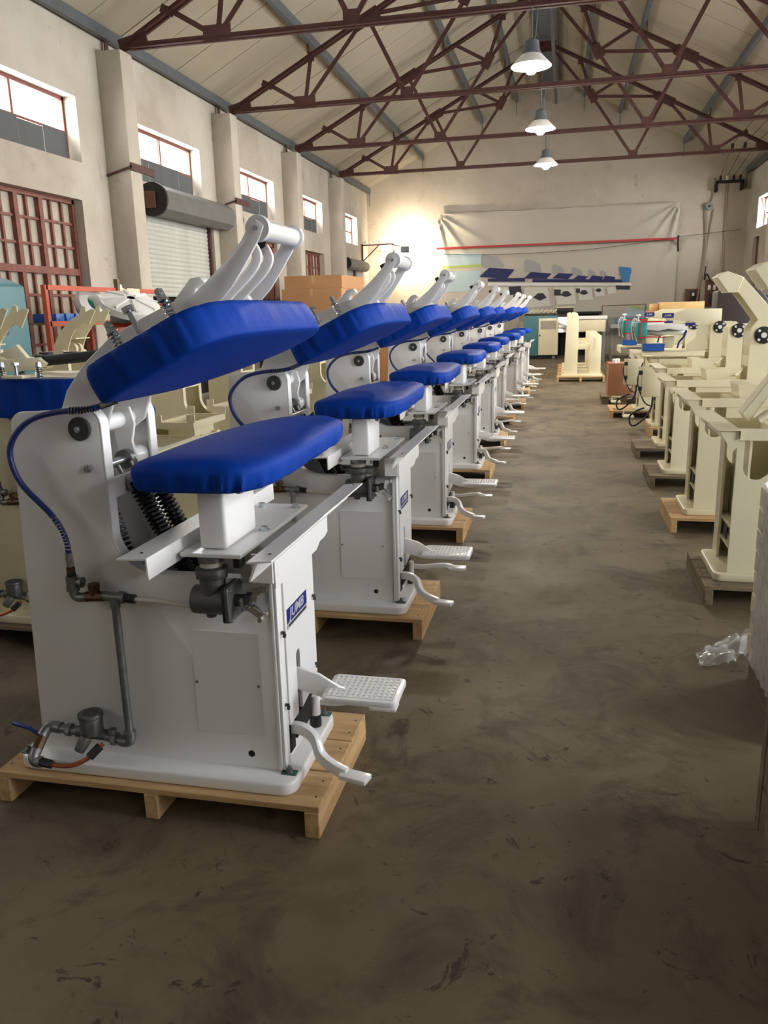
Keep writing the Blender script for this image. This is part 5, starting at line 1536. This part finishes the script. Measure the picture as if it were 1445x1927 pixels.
# crinkled clear film thrown over a machine
def film_sheet(b, f, nu, nv):
    vs, fs = [], []
    for j in range(nv + 1):
        for i in range(nu + 1):
            vs.append(f(i / nu, j / nv))
    for j in range(nv):
        for i in range(nu):
            a = j * (nu + 1) + i
            fs.append((a, a + 1, a + nu + 2, a + nu + 1))
    return b.add(vs, fs)
def over(cx, cy, w, d, top, bot, seed):
    def f(u, v):
        a = u * 2 * PI
        r = min(1, v / 0.35)
        sx, sy = math.cos(a), math.sin(a)
        k = 1 / max(abs(sx), abs(sy))
        n = mnoise.noise(Vector((sx * 3, sy * 3, v * 4 + seed))) * 0.04
        fl = 1 + max(0, v - 0.35) * 0.35 + n
        x = cx + w / 2 * sx * k * r * fl
        y = cy + d / 2 * sy * k * r * fl
        z = top + 0.01 - max(0, v - 0.35) / 0.65 * (top - bot) + n * 0.4
        return (x, y, z)
    return f
tag(film_sheet(MB(), over(-0.55, 28.9, 1.9, 1.0, 1.45, 0.85, 1.0), 48, 12).build('plastic_sheet', M_FILM, angle=20), 'crinkled clear plastic sheet over the teal cabinet', 'plastic sheet')

# black bench and clutter before the banner
bn = thing('black_bench', (0.45, 29.9, 0), 'black steel bench in front of the banner behind the stored frames', 'bench')
MB().box(-0.75, 0.75, -0.35, 0.35, 1.44, 1.52).build('bench_top', M_DARK, bn, smooth=False)
for x in (-0.72, 0.72):
    for y in (-0.32, 0.32):
        MB().box(x - 0.03, x + 0.03, y - 0.03, y + 0.03, 0, 1.44).build('leg', M_BROWNB, bn, smooth=False)
MB().box(-0.72, 0.72, -0.33, 0.33, 1.0, 1.04).build('bench_shelf', M_TEAL, bn, smooth=False)
MB().box(-0.72, 0.72, 0.30, 0.33, 0.0, 1.44).build('bench_back', M_DARK, bn, smooth=False)
tag(MB().box(-0.35, 0.25, 29.6, 30.1, 1.52, 1.66).build('flat_case', M_BLACK, bevel=0.01), 'flat black case lying on the black bench', 'case')
tag(MB().box(-0.35, 0.25, 29.6, 30.1, 1.66, 1.70).build('flat_board', M_CREAMW, bevel=0.004), 'pale flat board lying on the flat black case', 'board')
for i in range(6):
    x = -1.25 + 0.16 * i
    o = MB().tube(spline([(x, 29.3, 1.50), (x + 0.04, 29.3, 1.58), (x + 0.10, 29.3, 1.56), (x + 0.13, 29.3, 1.64)], 4), 0.025, 6).build('cream_lever', M_CREAMW)
    tag(o, ['leftmost', 'second', 'third', 'fourth', 'fifth', 'rightmost'][i] + ' small cream lever casting from the left behind the teal cabinet', 'casting', 'cream lever castings heaped behind the teal cabinet')
tag(MB().box(-1.40, -0.33, 29.05, 29.6, 0, 1.49).build('casting_crate', M_DARK, bevel=0.01), 'dark crate under the heap of cream castings', 'crate')

# machine under film at the right of the stored frames
pm = thing('covered_table', (1.95, 27.3, 0), 'white machine table with a blue top under clear plastic film', 'table')
MB().box(-0.55, 0.55, -0.3, 0.5, 1.0, 1.12).build('table_top', M_LTWHITE, pm, bevel=0.01)
MB().box(-0.38, 0.4, -0.15, 0.4, 1.12, 1.30).build('blue_body', mat('dull_blue_paint', srgb(84, 130, 168), 0.5), pm, bevel=0.02)
for x in (-0.5, 0.5):
    for y in (-0.25, 0.45):
        MB().box(x - 0.03, x + 0.03, y - 0.03, y + 0.03, 0, 1.0).build('leg', M_GALV, pm, smooth=False)
MB().box(-0.5, 0.5, 0.44, 0.47, 0.3, 1.0).build('modesty_panel', M_GALV, pm, smooth=False)
tag(film_sheet(MB(), over(1.95, 27.4, 1.25, 1.0, 1.33, 0.15, 5.0), 48, 14).build('plastic_sheet', M_FILM, angle=20), 'long clear plastic sheet hanging over the white machine table', 'plastic sheet')
wt = thing('white_table', (0.80, 26.6, 0), 'white table top with a wrapped block behind the stored cream frames', 'table')
MB().box(-0.5, 0.45, -0.3, 0.35, 1.30, 1.40).build('table_top', M_LTWHITE, wt, bevel=0.008)
MB().box(-0.42, 0.40, -0.27, 0.30, 0.92, 1.29).build('wrapped_block', M_CREAMW, wt, bevel=0.02)
for x in (-0.42, 0.38):
    for y in (-0.22, 0.26):
        MB().box(x - 0.03, x + 0.03, y - 0.03, y + 0.03, 0, 0.92).build('leg', M_GALV, wt, smooth=False)
# rack pole frame before the banner
pf = thing('pole_frame', (2.0, 30.3, 0), 'thin steel pole frame standing in front of the banner', 'frame')
MB().tube([(0.72, 0, 0), (0.72, 0, 1.72)], 0.03, 8).build('pole', M_OLDW, pf)
MB().tube([(-0.75, 0, 0), (-0.75, 0, 1.72)], 0.02, 8).build('pole', M_OLDW, pf)
MB().tube([(-0.75, 0, 1.70), (0.72, 0, 1.72)], 0.018, 8).build('cross_pole', M_OLDW, pf)
# timber packs
for i, (x0, x1, z0, z1, y) in enumerate(((1.93, 2.09, 1.55, 1.70, 20.1), (2.10, 3.06, 1.56, 1.73, 19.9))):
    tag(MB().box(x0, x1, y, y + 0.5, z0, z1).build('timber_block', M_YWOOD, bevel=0.006), ['short end of pale timber beside the long beam', 'long pale timber beam lying above the cream presses'][i], 'timber')
ts = thing('steel_trestle', (2.5, 20.2, 0), 'cream painted trestle cabinet carrying the pale timber', 'trestle')
MB().box(-0.65, 0.65, -0.25, 0.35, 1.45, 1.55).build('trestle_top', M_CARDD, ts, smooth=False)
MB().box(-0.6, 0.6, -0.2, 0.3, 0.0, 1.45).build('trestle_body', M_CREAMW, ts, bevel=0.01)
# teal machine at far right, partly behind the second arm
tm = thing('teal_machine', (3.35, 14.6, 0), 'tall dark teal machine standing behind the raised cream arms', 'machine')
MB().box(-0.3, 0.7, -0.3, 0.4, 0.1, 1.78).build('machine_body', mat('dark_teal_paint', srgb(38, 74, 84), 0.5), tm, bevel=0.02)
MB().box(-0.36, -0.3, -0.3, 0.35, 0.1, 1.9).build('cream_post', M_CREAMW, tm, bevel=0.004)
MB().box(-0.3, 0.7, -0.3, 0.4, 0.0, 0.1).build('plinth', M_DARK, tm)
dm = thing('dark_hood_machine', (2.45, 13.4, 0), 'dark brown hooded machine seen behind the raised cream arm', 'machine')
MB().prism([(-0.25, 0.0), (0.45, 0.0), (0.45, 1.72), (0.30, 1.90), (-0.02, 1.93), (-0.25, 1.84)], -0.25, 0.25).build('hood', mat('dark_brown_machine', srgb(52, 40, 38), 0.6), dm, bevel=0.02)
MB().box(-0.2, 0.4, -0.26, -0.25, 0.2, 1.3).build('hood_panel', M_BROWNB, dm)

# ================================================================== NEAR RIGHT: crate, film-wrapped stack, scrap of film
wc = thing('timber_crate', (1.15, 2.05, 0), 'tan wooden crate at the lower right edge', 'crate')
for i in range(3):
    MB().box(-0.495, -0.475, -0.45, 0.45, 0.01 + 0.152 * i, 0.155 + 0.152 * i).build('plank', M_OLDW, wc, smooth=False)
    MB().box(-0.475, 0.495, 0.43, 0.45, 0.01 + 0.152 * i, 0.155 + 0.152 * i).build('plank', M_OLDW, wc, smooth=False)
    MB().box(-0.475, 0.495, -0.45, -0.43, 0.01 + 0.152 * i, 0.155 + 0.152 * i).build('plank', M_OLDW, wc, smooth=False)
MB().box(-0.498, -0.47, 0.41, 0.452, 0, 0.47).build('corner_batten', M_OLDW, wc, smooth=False)
MB().box(-0.47, 0.49, -0.44, 0.44, 0.43, 0.455).build('crate_lid', M_OLDW, wc, smooth=False)
ws = thing('wrapped_stack', (1.265, 3.30, 0.12), 'stack of cream panels tightly wrapped in clear film at the right edge', 'stack')
for i in range(8):
    dx = random.uniform(-0.012, 0.012)
    MB().box(-0.43 + dx * 0.4, 0.5, -0.28, 0.30, 0.02 + 0.095 * i, 0.1145 + 0.095 * i).build('wrapped_panel', M_CREAMW, ws, bevel=0.006, segs=1)
def wrapf(u, v):
    a = u * 2 * PI
    sx, sy = math.cos(a), math.sin(a)
    k = 1 / (abs(sx) ** 7 + abs(sy) ** 7) ** (1 / 7)
    z = v * 0.79
    tw = math.sin((z * 9 - sy * 3.2 + sx * 2.0) * 7.0 + 3 * mnoise.noise(Vector((sx * 4, sy * 4, z * 5)))) * 0.0035 + mnoise.noise(Vector((sx * 14 + z * 6, sy * 14, z * 10))) * 0.006
    return (0.035 + (0.475 + tw) * sx * k, 0.01 + (0.305 + tw) * sy * k, 0.01 + z)
film_sheet(MB(), wrapf, 220, 110).build('stretch_film', M_STRETCH, ws, angle=25)
make_pallet('wooden_pallet', (1.30, 3.31, 0), 'dark pallet under the film-wrapped stack', M_OLDW, 0, 0.9, 0.60, h=0.12, boards=4)
def scrapf(u, v):
    x = 0.66 + u * 0.36
    w = 0.09 * (0.35 + math.sin(u * PI * 0.9 + 0.3)) 
    y = 3.76 + u * 0.30 + (v - 0.5) * w * 2
    z = 0.004 + abs(mnoise.noise(Vector((u * 6, v * 4, 2.2)))) * 0.09 * (0.35 + u) + 0.035 * (1 - abs(v - 0.5) * 2) * (0.3 + u)
    return (x + mnoise.noise(Vector((u * 7, v * 5, 8.0))) * 0.03, y, z)
M_SCRAP = milky_film('crumpled_film', 0.38, 0.2)
tag(film_sheet(MB(), scrapf, 44, 18).build('film_scrap', M_SCRAP, angle=15), 'crumpled scrap of clear film lying on the floor', 'film scrap')

# ================================================================== LEFT WALL: rack, castings, teal machine, cardboard
rk = thing('storage_rack', (-6.55, 10.3, 0), 'orange red steel storage rack against the left wall', 'rack')
for y in (-1.25, 0.62, 1.75):
    for x in (-0.3, 0.3):
        MB().box(x - 0.03, x + 0.03, y - 0.03, y + 0.03, 0, 2.08).build('upright', M_ORANGE, rk, smooth=False)
for (y0, y1, m) in ((-1.25, 0.40, M_ORANGE), (0.40, 1.02, M_CREAMW), (1.02, 1.75, M_ORANGE)):
    MB().box(0.27, 0.33, y0, y1, 2.02, 2.08).build('top_rail', m, rk, smooth=False)
    MB().box(0.27, 0.33, y0, y1, 1.58, 1.645).build('shelf_rail', m, rk, smooth=False)
    MB().box(0.27, 0.33, y0, y1, 0.88, 0.94).build('shelf_rail', m, rk, smooth=False)
for z in (1.60, 0.90, 0.25):
    MB().box(-0.32, 0.28, -1.25, 1.75, z, z + 0.025).build('shelf', M_OLDW, rk, smooth=False)
MB().box(0.30, 0.36, 0.36, 0.42, 0.6, 2.2).build('timber_prop', M_OLDW, rk, smooth=False)
def casting_ring(y, z, label, m, tilt):
    t = thing('motor_casting', (-6.42, y, z), label, 'casting', 'castings on the orange rack')
    g = MB().lathe([(0.10, -0.06), (0.22, -0.06), (0.24, 0.0), (0.22, 0.06), (0.12, 0.10), (0.10, 0.06), (0.10, -0.06)], n=24)
    o = g.build('casting_shell', M_LTWHITE, t)
    o.rotation_euler = (tilt, math.radians(70), 0)
    o2 = MB().lathe([(0.02, -0.16), (0.15, -0.15), (0.21, -0.08), (0.21, -0.055), (0.02, -0.05)], n=22).build('casting_core', m, t)
    o2.rotation_euler = (tilt, math.radians(70), 0)
    return t
casting_ring(10.30, 1.86, 'round silver casting with green core behind the timber prop on the rack', M_GREEN, 0.3)
t = thing('square_casting', (-6.42, 11.02, 1.88), 'square silver casting with a round bore on the orange rack', 'casting', 'castings on the orange rack')
o = MB().prism(rrect(-0.2, 0.2, -0.2, 0.2, 0.03, 3), -0.06, 0.06, 'x').build('casting_plate', M_LTWHITE, t, bevel=0.01)
o.rotation_euler = (0.6, 0, 0.2)
o2 = MB().cyl((0.06, 0, 0), (0.068, 0, 0), 0.11, n=24).build('bore', M_DISC, o)
MB().cyl((0.066, 0, 0), (0.074, 0, 0), 0.06, n=20).build('bore_liner', M_ZINC, o)
t = thing('square_casting', (-6.40, 11.42, 1.86), 'leaning silver casting with a green base on the orange rack', 'casting', 'castings on the orange rack')
o = MB().prism(rrect(-0.22, 0.22, -0.14, 0.14, 0.03, 3), -0.08, 0.06, 'x').build('casting_plate', M_LTWHITE, t, bevel=0.01)
o.rotation_euler = (-0.7, 0, 0.1)
MB().lathe([(0.0, -0.25), (0.16, -0.25), (0.18, -0.12), (0.10, -0.04), (0, -0.03)], n=18).build('green_base', M_GREEN, t)
for i in range(3):
    t = tag(MB().box(-6.75, -6.4, 9.45 + 0.22 * i, 9.63 + 0.22 * i, 1.626, 1.74).build('rack_bin', M_BLUEPL, bevel=0.01), ['first', 'second', 'third'][i] + ' blue bin from the left on the orange rack shelf', 'bin', 'blue bins on the orange rack')
for i in range(2):
    tag(MB().box(-6.75, -6.4, 11.3 + 0.3 * i, 11.52 + 0.3 * i, 0.926, 1.10).build('rack_bin', M_BLUEPL, bevel=0.01), ['left', 'right'][i] + ' blue bin on the lower shelf of the orange rack', 'bin', 'blue bins on the lower rack shelf')
tag(MB().lathe([(0.0, 0.0), (0.18, 0.0), (0.20, 0.22), (0.16, 0.30), (0.0, 0.32)], (-6.5, 10.6, 0.926), 18).build('brown_pot', M_BROWNB), 'dark brown round pot on the lower shelf of the orange rack', 'pot')
# cast wheel with spokes standing behind the nearest press arm
wh = thing('cast_wheel', (-5.30, 9.40, 1.86), 'white spoked cast wheel cover lying on a stand before the orange rack', 'wheel')
MB().lathe([(0.05, 0.05), (0.30, 0.02), (0.36, -0.02), (0.36, -0.10), (0.30, -0.10), (0.28, -0.04), (0.05, 0.0)], n=28).build('wheel_rim', M_LTWHITE, wh)
for i in range(8):
    a = i * PI / 4
    MB().obox((0.08 * math.cos(a), 0.08 * math.sin(a), 0.05), (0.34 * math.cos(a), 0.34 * math.sin(a), 0.01), 0.03, 0.03).build('spoke', M_LTWHITE, wh, smooth=False)
wh.rotation_euler = (0.25, 0.35, 0)
st = thing('wheel_stand', (-5.30, 9.40, 0), 'orange steel stand below the cast wheel', 'stand')
MB().box(-0.25, 0.25, -0.02, 0.02, 1.55, 1.6).box(-0.25, -0.2, -0.2, 0.2, 0, 1.6).box(0.2, 0.25, -0.2, 0.2, 0, 1.6).build('stand_frame', M_ORANGE, st, smooth=False)
MB().box(-0.2, 0.2, -0.2, 0.2, 1.6, 1.70).build('stand_block', M_GALV, st, bevel=0.02)
# teal milling machine at the left edge
tm = thing('milling_machine', (-5.95, 7.55, 0), 'teal milling machine cut off by the left edge', 'machine')
MB().prism([(-0.6, 0.0), (0.3, 0.0), (0.3, 2.02), (0.1, 2.10), (-0.6, 2.16)], -0.3, 0.3).build('machine_body', M_TEAL, tm, bevel=0.03)
MB().cyl((-0.05, -0.32, 1.82), (-0.05, -0.30, 1.82), 0.09, n=20).build('dark_port', M_DARK, tm)
MB().box(-0.3, 0.42, -0.42, -0.2, 1.52, 1.62).build('table', M_GALV, tm, bevel=0.01)
MB().tube([(-0.2, -0.45, 1.95), (0.32, -0.40, 2.0)], 0.03, 8).build('crank', M_ZINC, tm)
# cardboard cartons stacked by the far pilaster
CB = [(-5.85, 19.6, 0, 1.5, 2.2, 1.25), (-5.80, 19.6, 1.25, 1.45, 2.2, 0.98), (-5.78, 19.65, 2.23, 1.40, 2.1, 0.30)]
CBL = ['bottom brown cardboard carton of the stack by the left wall', 'large middle cardboard carton of the stack by the left wall', 'flat top cardboard carton of the stack by the left wall']
for i, (x, y, z, w, l, h) in enumerate(CB):
    t = thing('cardboard_carton', (x, y, z), CBL[i], 'carton', 'stacked cartons')
    MB().box(-w / 2, w / 2, -l / 2, l / 2, 0.002, h).build('carton_body', M_CARD, t, bevel=0.006, segs=1)
    MB().box(-w / 2 - 0.001, w / 2 + 0.001, -0.03, 0.03, h, h + 0.001).box(-0.03, 0.03, -l / 2 - 0.001, -l / 2, h - 0.18, h).build('packing_tape', mat('packing_tape', srgb(190, 150, 104), 0.35), t)
t = thing('cardboard_carton', (-4.45, 20.4, 0), 'long low cardboard carton beside the carton stack', 'carton', 'stacked cartons')
MB().box(-0.6, 0.6, -0.8, 0.8, 0.002, 1.75).build('carton_body', M_CARD, t, bevel=0.006, segs=1)
MB().box(-0.6, 0.6, -0.03, 0.03, 1.75, 1.752).build('packing_tape', mat('packing_tape', srgb(190, 150, 104), 0.35), t)
